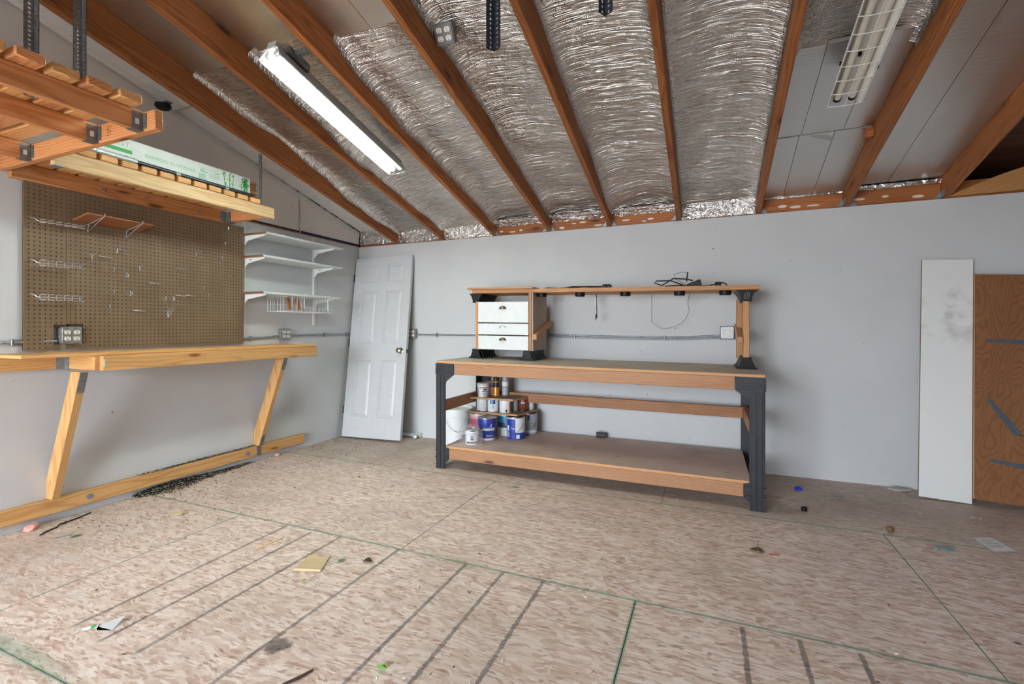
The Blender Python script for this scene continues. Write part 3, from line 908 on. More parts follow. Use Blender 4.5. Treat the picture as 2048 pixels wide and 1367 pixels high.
# ------------------------------------------------------------------ four-gang outlet boxes
def outlet_box(label, loc, rotz, mat, plate=None, tilt=None, backplate=False, group='square four socket outlet boxes'):
    root = thing('outlet_box', label, 'outlet box', loc, (tilt or 0, 0, rotz), group)
    # local: face towards -y, box behind it up to y=0 (the wall)
    h = .054
    oct_ = [(-h + .012, -h), (h - .012, -h), (h, -h + .012), (h, h - .012), (h - .012, h), (-h + .012, h), (-h, h - .012), (-h, -h + .012)]
    MB().prism(oct_, 'y', -.042, 0.0).build('back_box', mat, root, (0, 0, 0), local=True)
    c = .050
    MB().prism([(-c + .008, -c), (c - .008, -c), (c, -c + .008), (c, c - .008), (c - .008, c), (-c + .008, c), (-c, c - .008), (-c, -c + .008)], 'y', -.0475, -.0425).build('cover_plate', plate or mat, root, (0, 0, 0), bevel=.0015, local=True)
    for sx in (-1, 1):
        for sz in (-1, 1):
            MB().cyl((sx * .048, -.046, sz * .048), (sx * .048, -.042, sz * .048), .006, n=10).build('screw', mat, root, (0, 0, 0), local=True)
            pr = []
            for k in range(20):
                a = 2 * math.pi * k / 20
                pr.append((sx * .0235 + .0165 * math.cos(a), sz * .020 + max(-.0125, min(.0125, .0165 * math.sin(a)))))
            rc = MB().prism(pr, 'y', -.0505, -.0475).build('receptacle', M_OUTLET, root, (0, 0, 0), local=True)
            sl = MB()
            cx, cz = sx * .0235, sz * .020
            sl.box(cx - .0072, cx - .0050, -.0512, -.0504, cz + .0005, cz + .0085).box(cx + .0050, cx + .0072, -.0512, -.0504, cz + .0015, cz + .0080)
            sl.cyl((cx, -.0512, cz - .0065), (cx, -.0504, cz - .0065), .0030, n=8)
            sl.build('slot', M_SLOT, rc, (0, 0, 0), local=True)
    if backplate:
        MB().box(-.074, .074, -.004, 0, -.056, .056).build('mounting_plate', M_GALVD, root, (0, 0, 0), local=True)
    return root
M_BOXG = mat_galv('outlet_box_steel', (150, 152, 150), 0.45)
M_PLATES = plain('bright_steel_plate', (176, 176, 176), 0.4, 0.5, 0.03)
HC = 1.125
outlet_box('four socket outlet box to the right, under the hutch shelf', (3.858, 0, 1.143), 0, plain('dark_box_steel', (58, 58, 60), .5, .4), M_PLATES)
outlet_box('four socket outlet box half hidden behind the drawer cabinet', (2.242, 0, 1.128), 0, M_BOXG)
outlet_box('four socket outlet box half hidden behind the leaning door', (0.745, 0, 1.123), 0, M_BOXG)
outlet_box('four socket outlet box on the left wall under the white shelves', (0, -1.055, 1.125), math.pi / 2, M_BOXG)
outlet_box('four socket outlet box set in the pegboard cutout', (0, -2.668, 1.136), math.pi / 2, M_BOXG, None, None, True)
# ceiling box on the right face of the fourth rafter, facing down the slope
ob = outlet_box('grey four socket outlet box fixed to a ceiling rafter', (2.375, -2.055, 2.815), math.radians(6), plain('grey_box_paint', (112, 116, 116), 0.5, 0.4), None, math.radians(38), False)

# conduit
def conduit(label, runs, straps, axis, r=0.0085):
    p0 = runs[0][0]
    root = thing('conduit', label, 'conduit', (p0[0], p0[1], p0[2]), None, 'steel conduit runs')
    for pts in runs:
        MB().tube(pts, r, 10).build('pipe', M_GALV, root, smooth=50)
    for (x, y, z) in straps:
        if axis == 'x': MB().box(x - .007, x + .007, y - .012, y + .014, z - .02, z + .02).build('strap', M_GALVD, root, bevel=.003)
        else: MB().box(x - .0115, x + .012, y - .007, y + .007, z - .02, z + .02).build('strap', M_GALVD, root, bevel=.003)
    return root
conduit('pair of steel conduits between the two outlet boxes under the hutch shelf',
        [[(2.30, -.012, 1.122), (2.42, -.012, 1.118), (2.6, -.012, 1.111), (3.2, -.012, 1.103), (3.55, -.012, 1.104), (3.68, -.012, 1.114), (3.80, -.02, 1.118)],
         [(2.30, -.012, 1.102), (2.42, -.012, 1.099), (2.6, -.012, 1.092), (3.2, -.012, 1.085), (3.55, -.012, 1.086), (3.68, -.012, 1.094), (3.80, -.02, 1.100)]],
        [(2.555, -.012, 1.103), (3.36, -.012, 1.094)], 'x', 0.0075)
conduit('steel conduit from the leaning door to the drawer cabinet', [[(0.80, -.012, 1.112), (1.2, -.012, 1.110), (2.19, -.012, 1.112)]], [(1.05, -.012, 1.11), (1.70, -.012, 1.11)], 'x')
conduit('steel conduit on the left wall from the shelves to the corner', [[(.012, -1.0, 1.112), (.012, -.6, 1.113), (.012, -.02, 1.113)]], [(.012, -.55, 1.113), (.012, -.22, 1.113)], 'y')
conduit('steel conduit on the left wall that bends under the pegboard edge', [[(.012, -2.59, 1.10), (.012, -1.62, 1.092), (.012, -1.42, 1.092), (.012, -1.25, 1.098), (.02, -1.12, 1.110)]], [(.012, -1.40, 1.092)], 'y')
conduit('short steel conduit on the left wall at the photo edge', [[(.02, -2.73, 1.103), (.014, -2.85, 1.098), (.012, -3.6, 1.092)]], [(.012, -2.93, 1.096)], 'y')
o = thing('flexible_conduit', 'grey conduit curving up from the ceiling outlet box', 'conduit', (2.335, -2.10, 2.84))
MB().tube([(2.338, -2.10, 2.845), (2.332, -2.17, 2.862), (2.328, -2.26, 2.872), (2.326, -2.38, 2.885), (2.324, -2.55, 2.925), (2.324, -2.9, 3.0)], .0105, 10).build('pipe', M_GALVD, o, smooth=50)
MB().cyl((2.338, -2.095, 2.842), (2.336, -2.125, 2.850), .015, n=10).build('connector', M_GALV, o, smooth=50)

# ================================================================== PEGBOARD
def pegboard(name, label, y0, y1, z0, z1, skip):
    p = 0.0254; x1 = 0.0245; x0 = 0.0185; r = 0.0040
    ny = int((y1 - y0) / p); nz = int((z1 - z0) / p)
    ey = (y1 - y0 - ny * p) / 2; ez = (z1 - z0 - nz * p) / 2
    b = MB()
    oc = [(r * math.cos(math.radians(225 + 45 * j)), r * math.sin(math.radians(225 + 45 * j))) for j in range(8)]
    for i in range(ny):
        for k in range(nz):
            a, c = y0 + ey + i * p, z0 + ez + k * p
            if skip(a + p / 2, c + p / 2): continue
            aa = y0 if i == 0 else a; bb = y1 if i == ny - 1 else a + p
            cc = z0 if k == 0 else c; dd = z1 if k == nz - 1 else c + p
            my, mz = a + p / 2, c + p / 2
            sq = [(aa, cc), (my, cc), (bb, cc), (bb, mz), (bb, dd), (my, dd), (aa, dd), (aa, mz)]
            h = [(my + u, mz + v) for u, v in oc]
            vs = [(x1, u, v) for u, v in sq] + [(x1, u, v) for u, v in h] + [(x0, u, v) for u, v in h]
            fs = [(j, (j + 1) % 8, 8 + (j + 1) % 8, 8 + j) for j in range(8)] + [(8 + j, 8 + (j + 1) % 8, 16 + (j + 1) % 8, 16 + j) for j in range(8)]
            b.add(vs, fs)
    # edges
    for (a, c, d, e) in ((y0, y0, z0, z1), (y1, y1, z0, z1)):
        b.add([(x0, a, d), (x1, a, d), (x1, a, e), (x0, a, e)], [(0, 1, 2, 3)])
    b.add([(x0, y0, z1), (x1, y0, z1), (x1, y1, z1), (x0, y1, z1)], [(0, 1, 2, 3)])
    b.add([(x0, y0, z0), (x1, y0, z0), (x1, y1, z0), (x0, y1, z0)], [(0, 1, 2, 3)])
    root = thing(name, label, 'pegboard', (0.02, (y0 + y1) / 2, z0))
    b.build('perforated_face', M_PEG, root)
    bs = MB().box(.0006, .0030, y0 + .004, y1 - .004, z0 + .155, z1 - .004)  # dark sheet added behind the holes, paints the shade of the hollow there
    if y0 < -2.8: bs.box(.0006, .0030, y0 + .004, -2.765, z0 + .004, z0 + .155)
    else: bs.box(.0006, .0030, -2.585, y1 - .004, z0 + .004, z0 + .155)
    bs.build('cavity_shade_sheet', plain('painted_cavity_shade', (26, 20, 16), .9), root)
    for zz in (z0 + .16, z1 - .03):
        bar('furring_strip', 0.0032, 0.018, y0 + .01, y1 - .01, zz - .02, zz + .02, plain('dark_furring', (70, 54, 40), 0.7), root, 0.0)
    for yy in (y0 + .012, y1 - .012):
        bar('furring_strip', 0.0032, 0.018, yy - .01, yy + .01, z0 + .2, z1 - .06, plain('dark_furring', (70, 54, 40), 0.7), root, 0.0)
    return root
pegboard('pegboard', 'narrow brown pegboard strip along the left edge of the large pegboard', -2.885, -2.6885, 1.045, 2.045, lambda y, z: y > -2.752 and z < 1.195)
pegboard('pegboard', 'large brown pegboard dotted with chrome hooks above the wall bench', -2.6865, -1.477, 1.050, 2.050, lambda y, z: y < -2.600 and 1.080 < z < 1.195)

XP = 0.0245
def hook_obj(name, label, y, z, paths, group, r=0.0030):
    b = MB()
    for p in paths:
        b.tube([(XP + q[0], y + q[1], z + q[2]) for q in p], r, 7)
    o = b.build(name, M_CHROME, None, (0, 0, 0), smooth=50)
    # move origin to the hook's base
    me = o.data
    me.transform(Matrix.Translation((-XP, -y, -z))); o.location = (XP, y, z)
    tag(o, label, 'peg hook', group)
    return o
G = 'chrome hooks in the pegboard'
single = [[(-.010, 0, .006), (.0, 0, .006), (.034, 0, -.012), (.046, 0, -.006), (.048, 0, .018)]]
for y, z, l in ((-2.456, 1.564, 'upturned chrome hook between the lying clip and the curled hook'), (-2.456, 1.417, 'upturned chrome hook, middle one of the column left of centre'),
                (-2.48, 1.318, 'upturned chrome hook lowest in the left half of the pegboard'), (-2.133, 1.392, 'upturned chrome hook just above the large bracket hook')):
    hook_obj('peg_hook', l, y, z, single, 'single upturned pegboard hooks')
curl = [[(-.010, 0, .006), (.0, 0, .006), (.030, 0, -.012), (.046, 0, -.006), (.048, 0, .020)], [(.030, .0, -.012), (.032, .016, -.010), (.034, .018, .010)]]
for y, z, l in ((-2.382, 1.539, 'curled chrome hook just below the middle of the pegboard, upper one of two'), (-2.359, 1.416, 'curled chrome hook lower left of the pegboard middle'), (-2.081, 1.393, 'curled chrome hook beside the two lying chrome clips')):
    hook_obj('peg_hook', l, y, z, curl, G)
for y, z, l in ((-1.705, 1.743, 'short chrome hook second from the top at the pegboard right side'), (-1.678, 1.863, 'short chrome hook with a dark cross pin near the upper right of the pegboard'),
                (-1.651, 1.992, 'topmost short chrome hook near the upper right pegboard corner'), (-1.856, 1.492, 'short chrome hook right of the pegboard middle')):
    hook_obj('peg_hook', l, y, z, single, G)
clip_ = [[(.006, -.034, .002), (.012, -.02, .001), (.012, .03, -.002), (.008, .044, -.003)], [(-.008, .0, .003), (.012, .0, .003)]]
for y, z, l in ((-2.487, 1.651, 'lying chrome clip left of the double hook under the peg shelf'), (-2.188, 1.502, 'lying chrome clip near the centre of the pegboard'), (-2.01, 1.628, 'lying chrome clip right of the pegboard centre, upper one'),
                (-2.01, 1.426, 'lying chrome clip, left one of the pair right of centre'), (-1.936, 1.429, 'lying chrome clip, right one of the pair right of centre'), (-2.289, 1.303, 'lying chrome clip lowest on the pegboard')):
    hook_obj('peg_clip', l, y, z, clip_, 'chrome clips lying across the pegboard', .0040)
tee = [[(.030, -.016, .012), (.030, .016, .010)], [(.030, 0, .011), (.034, 0, -.02)], [(-.008, .05, .035), (.03, .008, .012)]]
hook_obj('peg_hook', 'T shaped chrome hook at the upper left of the pegboard', -2.57, 1.64, tee, G)
hook_obj('peg_hook', 'T shaped chrome hook near the pegboard centre', -2.296, 1.60, tee, G)
dbl = [[(.03, -.025, -.016), (.03, -.025, .012), (.03, .025, .008), (.03, .025, -.018)], [(-.008, .03, .028), (.03, .0, .010)], [(-.008, .07, .026), (.03, .02, .010)]]
hook_obj('peg_hook', 'double pronged chrome hook under the small peg shelf', -2.405, 1.70, dbl, G)
hook_obj('peg_hook', 'double pronged chrome hook in the right half of the pegboard', -1.878, 1.752, dbl, G)
big = [[(.05, -.02, .012), (.05, .02, .010)], [(.05, 0, .011), (.052, 0, -.035)], [(-.008, .07, .055), (.05, .0, .012)], [(-.004, .075, .04), (.052, .0, -.034)], [(-.004, .085, .055), (-.002, .085, .075)]]
hook_obj('peg_hook', 'large chrome bracket hook low on the pegboard', -2.121, 1.293, big, G)
hook_obj('peg_hook', 'bent dark wire left in the right part of the pegboard', -1.785, 1.435, [[(.002, 0, .03), (.004, .003, .01), (.003, -.002, -.03)]], G, .002)

def tool_rack(label, za, thin):
    root = thing('tool_rack', label, 'tool rack', (XP, -2.74, za), None, 'wire tool racks on the pegboard')
    r = .0024 if thin else .0034
    ya, yb = -2.853, -2.628; X = XP + .055
    MB().tube([(XP - .006, ya, za + .022), (X - .01, ya, za + .012), (X, ya + .006, za), (X, yb - .008, za), (X - .005, yb, za + .012), (XP - .006, yb, za + .022)], r, 7).build('rail', M_CHROME, root, smooth=50)
    for k in range(6):
        y = ya + .018 + (yb - ya - .036) * k / 5
        u = .016 if not thin else .008
        MB().tube([(X + .03, y + .014, za + u), (X + .004, y, za + u), (X + .004, y, za - u), (X + .03, y + .014, za - u)], r * .9, 6).build('prong', M_CHROME, root, smooth=50)
    return root
tool_rack('thin wire tool rack, topmost of three at the left of the pegboard', 1.812, True)
tool_rack('wire tool rack with six prongs, middle one of three on the pegboard', 1.566, False)
tool_rack('wire tool rack with six prongs, lowest of three on the pegboard', 1.364, False)

ps = thing('peg_shelf', 'small reddish wood shelf on two wire brackets at the top of the pegboard', 'shelf', (.11, -2.47, 1.866))
ps_b = board('shelf_board', (.175, .375, .013), (.115, -2.473, 1.874), REDWOOD, ps, (0, -.165, 0), .003)
for y in (-2.575, -2.36):
    MB().tube([(.018, y - .006, 1.80), (.026, y - .004, 1.80), (.032, y, 1.85), (.205, y, 1.883), (.207, y, 1.900)], .0026, 7).tube([(.026, y, 1.805), (.10, y, 1.840), (.20, y, 1.880)], .0020, 7).tube([(.027, y - .012, 1.846), (.027, y + .012, 1.846)], .0028, 6).build('wire_bracket', M_CHROME, ps, smooth=50)

# ================================================================== WALL SHELVES
def standard(label, y):
    root = thing('shelf_standard', label, 'shelf standard', (0, y, 1.21), None, 'slotted shelf standards')
    b = MB().box(0.0, .010, y - .012, y - .0105, 1.21, 2.10).box(0.0, .010, y + .0105, y + .012, 1.21, 2.10)
    n = 56; hp = .89 / n
    for k in range(n):
        z = 1.21 + hp * k
        for (a, c) in ((-.0105, -.0035), (.0035, .0105)):
            b.box(.008, .010, y + a, y + c, z, z + hp)
        b.box(.008, .010, y - .0035, y + .0035, z, z + hp * .42)
    b.build('slotted_channel', M_WHITEW, root)
    MB().box(.0005, .002, y - .009, y + .009, 1.212, 2.098).build('slot_shade_strip', plain('painted_slot_shade', (90, 96, 110), .6), root)  # grey strip added in the white channel, paints the shade inside the slots
    return root
standard('white slotted shelf standard nearer the leaning door', -0.680)
standard('white slotted shelf standard against the pegboard edge', -1.462)
def wall_shelf(label, z, y0, y1, depth, left_mark):
    root = thing('wall_shelf', label, 'shelf', (0, (y0 + y1) / 2, z), None, 'white wall shelves')
    MB().box(.012, depth, y0, y1, z - .009, z + .009).build('shelf_board', M_WHITEM, root, bevel=.001)
    MB().box(.012, depth - .001, y0 - .0012, y0, z - .0085, z + .0085).build('bare_end', M_BROWNEDGE, root)
    for y in (-1.462, -.680):
        pr = [(.010, z - .0095), (.010, z - .088), (.020, z - .090), (.030, z - .075), (.055, z - .052), (depth - .03, z - .022), (depth - .012, z - .012), (depth - .010, z - .0095)]
        bk = MB().prism([(x, zz) for x, zz in pr], 'y', y - .003, y + .003).build('bracket', M_WHITEW, root)
        if left_mark:
            MB().box(.045, .050, y - .0036, y - .0030, z - .030, z - .025).build('brand_mark', plain('red_mark', (200, 70, 40), .5), bk)
            MB().box(.075, .100, y - .0036, y - .0030, z - .026, z - .020).build('brand_mark', plain('dark_mark', (60, 56, 50), .5), bk)
    return root
wall_shelf('white wall shelf, top of three in the left corner', 1.985, -1.472, -.565, .285, False)
wall_shelf('white wall shelf, middle of three in the left corner', 1.790, -1.490, -.565, .275, True)
wall_shelf('white wall shelf, lowest of three with a wire basket under it', 1.481, -1.500, -.610, .290, False)

bk = thing('wire_basket', 'white wire basket hung under the lowest wall shelf', 'basket', (.15, -1.0, 1.32))
b = MB()
ya, yb, xa, xb, zt, zb = -1.245, -.715, .03, .27, 1.462, 1.332
for p in ([(xa, ya, zt), (xa, yb, zt)], [(xa, ya, zb), (xa, yb, zb)], [(xb, ya, zb), (xb, yb, zb)], [(xb, ya + .20, 1.372), (xb, yb, 1.362)],
          [(xa, ya, zt), (xb, ya, zt)], [(xa, yb, zt), (xb, yb, zt)], [(xa, ya, zb), (xb, ya, zb)], [(xa, yb, zb), (xb, yb, zb)], [(xa, ya, 1.40), (xa, yb, 1.40)],
          [(xa, ya, zt), (xa, ya, zb)], [(xa, yb, zt), (xa, yb, zb)]):
    b.tube(p, .0024, 6)
for k in range(1, 10):
    y = ya + (yb - ya) * k / 10
    b.tube([(xa, y, zt), (xa, y, zb), (xb, y, zb), (xb + .004, y + .002, 1.366 if k > 3 else zt)], .0016, 5)
for k in range(1, 6):
    x = xa + (xb - xa) * k / 6
    b.tube([(x, ya, zt), (x, ya, zb)], .0016, 5); b.tube([(x, yb, zt), (x, yb, zb)], .0016, 5)
    b.tube([(x, ya, zb), (x, yb, zb)], .0016, 5)
b.build('wire_frame', M_WHITEW, bk)
for y in (ya + .19, yb - .05):
    MB().tube([(xb, y, 1.37), (xb, y, zt), (.30, y, 1.470), (.302, y, 1.494), (.27, y, 1.494)], .0028, 6).build('hanging_hook', M_WHITEW, bk)
for y, l in ((-1.175, 'short brown wood strip in the wire basket, left one'), (-1.075, 'short brown wood strip in the wire basket, right one')):
    o = board('wood_strip', (.018, .030, .105), (.215, y, 1.402), REDWOOD, None, (.22, .0, 0), .002)
    tag(o, l, 'wood strip', 'wood strips in the basket')

# ================================================================== STORAGE RACKS UNDER THE ROOF
def hanger(parent, x0, x1, y0, y1, z0, z1, dirn):
    b = MB().box(x0, x1, y0, y1, z0 - .002, z0).box(x0 - .002, x0, y0, y1, z0 - .002, z1).box(x1, x1 + .002, y0, y1, z0 - .002, z1)
    if dirn == 'y':
        b.box(x0 - .026, x0, y1 - .002, y1, z0 + .01, z1).box(x1, x1 + .026, y1 - .002, y1, z0 + .01, z1)
    hh = b.build('joist_hanger', M_GALVD, parent)
    return hh
# rack A, deep one nearest the camera
A = thing('storage_rack', 'deep orange wood slatted storage rack hung from the roof at upper left', 'storage rack', (.7, -3.5, 2.077))
zA0, zA1 = 2.077, 2.166
eb = bar('end_beam', .003, 1.418, -2.988, -2.950, zA0, zA1, RACK, A, .005)
for xc in (.354, .966, 1.318):
    j = bar('joist', xc - .019, xc + .019, -5.0, -2.990, zA0, zA1, RACK, A, .004)
    hanger(j, xc - .0195, xc + .0195, -3.035, -2.989, zA0, zA1 - .012, 'y')
    MB().box(xc + .0215, xc + .0218, -3.022, -3.006, zA0 + .022, zA0 + .048).build('paper_tag', M_WHITEM, j)
bar('ledger', .003, .041, -5.0, -2.990, zA0, zA1, RACK, A, .004)
k = 0; y = -3.030
while y > -4.9:
    bar('slat', .045, 1.408 - .006 * (k % 3), y - .088, y, zA1, zA1 + .038, RACK if k % 2 else SLAT, A, .005)
    y -= .1085; k += 1
# lumber stamp on the end beam
st = text_mesh('S-DRY\nHF 2', .020)
o = link('ink_stamp', st, eb, (1.075, -2.9885, 2.124), (math.pi / 2, -math.pi / 2, 0)); st.materials.append(plain('ink', (70, 40, 22), .7))
for (x, y) in ((.905, -3.014), (1.085, -3.26)):
    angle_iron('hanging_post', M_GALV, x, y, 2.10 if y > -3.1 else 2.15, 2.95, .036, A, 1, -1)
# rack B, narrow one above the pegboard
Bk = thing('storage_rack', 'narrow slatted storage rack on the left wall above the pegboard', 'storage rack', (.25, -2.25, 2.055))
zB0, zB1 = 2.055, 2.144
lg = bar('ledger', .003, .041, -2.946, -1.600, zB0 - .01, zB1, RACK, Bk, .004)
for y, z in ((-2.50, 2.09), (-2.24, 2.10), (-1.86, 2.09)):
    MB().cyl((.041, y, z), (.044, y, z), .011, n=14).cyl((.044, y, z), (.049, y, z), .006, n=6).build('lag_bolt', M_GALV, lg)
bar('front_joist', .455, .493, -2.946, -1.566, zB0, zB1, PALE, Bk, .004)
bar('end_joist', .042, .454, -1.650, -1.612, zB0, zB1, RACK, Bk, .004)
MB().box(.042, .044, -1.700, -1.651, zB0 - .004, zB1 - .01).box(.042, .10, -1.655, -1.651, zB0 - .004, zB1 - .01).box(.042, .10, -1.652, -1.606, zB0 - .006, zB0 - .003).build('joist_hanger', M_GALVD, Bk)
MB().box(.445, .500, -2.948, -2.900, zB0 - .004, zB0 - .001).build('joist_hanger', M_GALV, Bk)
for k in range(12):
    y = -1.698 - .1060 * k
    if y - .089 < -2.945: break
    bar('slat', .006 + .02 * (k % 2), .500, y - .087, y, zB1, zB1 + .038, SLAT, Bk, .005)
angle_iron('hanging_post', M_GALV, .462, -1.688, zB1 - .03, 2.545, .030, Bk, 1, 1)

# bamboo flooring carton
cb = thing('flooring_carton', 'long white carton of bamboo flooring with green print on the narrow rack', 'carton', (.33, -2.2, 2.183))
xF = .432
body = MB().box(.225, xF, -2.80, -1.735, 2.184, 2.340).build('carton_body', M_CARTON, cb, bevel=.006, seg=2)
for k in range(6):
    z = 2.190 + .023 * k
    bar('plank', .245, .415, -2.70, -1.672 + .006 * (k % 2), z, z + .019, SHELFW, cb, .001)
MB().tube([(.418, -1.70, 2.187), (.418, -1.655, 2.20), (.40, -1.650, 2.25), (.418, -1.655, 2.30), (.41, -1.70, 2.33)], .004, 6).build('shrink_wrap', M_BAG, cb)
def face_text(s, size, y, z, mat, parent, name='lettering', sx=1.0):
    me = text_mesh(s, size); me.materials.append(mat)
    o = link(name, me, parent, (xF + .0008, y, z), (math.pi / 2, 0, math.pi / 2)); o.scale = (sx, 1, 1)
    return o
face_text('BAMBOO FLOORING', .030, -2.315, 2.268, M_GREENP, body, sx=1.12)
face_text('EST', .044, -2.595, 2.302, M_GREENP, body, sx=1.1)
MB().box(xF + .0003, xF + .0009, -2.80, -2.545, 2.250, 2.272).build('green_bar', M_GREEN, body)
pb = MB()
pb.box(xF + .0003, xF + .0008, -2.135, -1.975, 2.304, 2.3055)
for k, (a, w) in enumerate(((-2.125, .030), (-2.125, .052), (-2.02, .030))):
    pb.box(xF + .0003, xF + .0008, a, a + w, 2.290 - .010 * (k % 2), 2.296 - .010 * (k % 2))
for k in range(7):
    pb.box(xF + .0003, xF + .0008, -2.135, -2.085, 2.266 - .006 * k, 2.269 - .006 * k)
for k in range(5):
    pb.box(xF + .0003, xF + .0008, -2.06, -1.985, 2.280 - .007 * k, 2.2815 - .007 * k)
pb.build('small_print', M_GREENP, body)
bb = MB()
def leafp(y, z, a, l, w=.006):
    c, s = math.cos(a), math.sin(a)
    bb.add([(xF + .0009, y, z), (xF + .0009, y + c * l * .45 - s * w, z + s * l * .45 + c * w), (xF + .0009, y + c * l, z + s * l), (xF + .0009, y + c * l * .45 + s * w, z + s * l * .45 - c * w)], [(0, 3, 2, 1)])
def stalk(pts, w):
    for (y0, z0), (y1, z1) in zip(pts, pts[1:]):
        bb.add([(xF + .0007, y0 - w, z0), (xF + .0007, y0 + w, z0), (xF + .0007, y1 + w, z1 - .002), (xF + .0007, y1 - w, z1 - .002)], [(0, 1, 2, 3)])
for base, top, w in ((-1.935, -1.955, .0035), (-1.905, -1.905, .0035), (-1.888, -1.872, .002), (-1.79, -1.775, .005), (-1.765, -1.765, .0045), (-1.815, -1.80, .003)):
    stalk([(base + (top - base) * t, 2.190 + .145 * t) for t in (0, .25, .5, .75, .97)], w)
    for q in range(7):
        t = random.uniform(.1, .97)
        leafp(base + (top - base) * t, 2.190 + .145 * t, random.choice((-1, 1)) * random.uniform(.1, .9) + (math.pi if random.random() < .5 else 0), random.uniform(.015, .03), .0035)
for q in range(14):
    leafp(random.uniform(-1.80, -1.76), random.uniform(2.27, 2.32), random.uniform(-2.8, -.4), .032, .005)
bb.build('bamboo_print', M_GREEN, body)
pole = thing('tube_rod', 'dark shiny tube lying in front of the white flooring carton', 'tube', (.468, -2.2, 2.183))
MB().cyl((.468, -2.80, 2.199), (.468, -1.742, 2.199), .0155, n=18).build('rod', M_TUBEPL, pole, smooth=50)
wrp = MB().tube([(.468, -2.82 + .012 * k, 2.2005) for k in range(24)], [.0175 + .003 * random.random() for _ in range(24)], 14)
wrp.build('bubble_wrap', plain('silver_bubble_wrap', (206, 212, 212), .25, .35, .1, bump=.8, bsc=120), pole, smooth=80)
for y in (-2.30, -1.96): MB().cyl((.468, y - .014, 2.199), (.468, y + .014, 2.199), .0162, n=18).build('clear_tape', plain('clear_tape_band', (150, 156, 158), .2), pole, smooth=50)
o = thing('cable_clamp', 'small black clamp under the foam board behind the deep storage rack', 'clamp', (.10, -2.17, 2.78))
MB().lathe([(0.0, 0), (.040, .0), (.050, .012), (.050, .03), (.0, .03)], (.10, -2.17, 2.755), 18).build('clamp_body', M_BLACK, o, smooth=40)
MB().box(.03, .17, -2.19, -2.15, 2.785, 2.795).build('clamp_plate', M_GALVD, o)

# ================================================================== WALL BENCH ON THE LEFT WALL
wbn = thing('wall_bench', 'narrow pine bench fixed to the left wall with two slanting braces', 'bench', (.2, -1.9, .05))
bar('front_beam', .352, .390, -2.675, -1.020, .927, 1.0155, WBENCH, wbn, .003)
sb = bar('side_beam', .042, .351, -2.700, -2.662, .930, 1.0155, WBENCH, wbn, .003)
sb.location.y -= .0
MB().box(.3905, .3912, -2.674, -2.664, .95, .995).build('paper_tag', M_WHITEM, wbn)
bar('ledger', .003, .041, -4.4, -1.05, .933, 1.0155, WBENCH, wbn, .003)
bar('cross_beam', .042, .351, -1.20, -1.162, .930, 1.0155, WBENCH, wbn, .003)
MB().box(.042, .044, -2.745, -2.701, .930, 1.012).box(.042, .085, -2.704, -2.701, .930, 1.012).box(.042, .085, -2.701, -2.66, .927, .930).build('joist_hanger', M_GALV, wbn)
# thin top board, slightly out of line with the beam
top = MB().add([(.003, -3.02, 1.0165), (.345, -3.02, 1.0165), (.392, -1.045, 1.0165), (.003, -1.045, 1.0165), (.003, -3.02, 1.0345), (.345, -3.02, 1.0345), (.392, -1.045, 1.0345), (.003, -1.045, 1.0345)],
               [(0, 3, 2, 1), (4, 5, 6, 7), (0, 1, 5, 4), (1, 2, 6, 5), (2, 3, 7, 6), (3, 0, 4, 7)])
top.build('top_board', WBENCH('y'), wbn, bevel=.002)
rail = bar('bottom_rail', .003, .041, -4.4, -.833, .055, .145, WBENCH, wbn, .003)
for y in (-2.575, -1.455):
    MB().cyl((.041, y, .10), (.043, y, .10), .018, n=18).cyl((.043, y, .10), (.050, y, .10), .008, n=6).build('lag_bolt', M_GALV, rail, smooth=40)
def brace(y, width):
    # 2x4 from the wall above the bottom rail up to the front beam, ends cut square to wall and beam
    poly = [(.003, .146), (.066, .146), (.367, .9265), (.272, .9265), (.003, .262)]
    br = MB().prism(poly, 'y', y - width / 2, y + width / 2)
    o = br.build('brace', WBENCH('z'), wbn, bevel=.002)
    return o
b1 = brace(-2.755, .040); b2 = brace(-1.345, .040)
def strapq(parent, y, p0, p1, w):
    (x0, z0), (x1, z1) = p0, p1
    MB().add([(x0, y - w, z0), (x0, y + w, z0), (x1, y + w, z1), (x1, y - w, z1), (x0 + .003, y - w, z0 - .001), (x0 + .003, y + w, z0 - .001), (x1 + .003, y + w, z1 - .001), (x1 + .003, y - w, z1 - .001)],
             [(0, 1, 2, 3), (7, 6, 5, 4), (0, 4, 5, 1), (1, 5, 6, 2), (2, 6, 7, 3), (3, 7, 4, 0)]).build('steel_strap', M_GALVD, parent)
def on(t): return (.0665 + .301 * t, .146 + .7805 * t)
strapq(b1, -2.755, on(.84), on(.998), .019)
strapq(b2, -1.345, on(.87), on(.998), .018)
strapq(b2, -1.345, (.042, .06), (.042, .146), .018)
strapq(b2, -1.345, on(0.0), on(.12), .018)
MB().box(.30, .352, -1.3255, -1.3235, .87, .927).build('steel_strap', M_GALVD, b2)

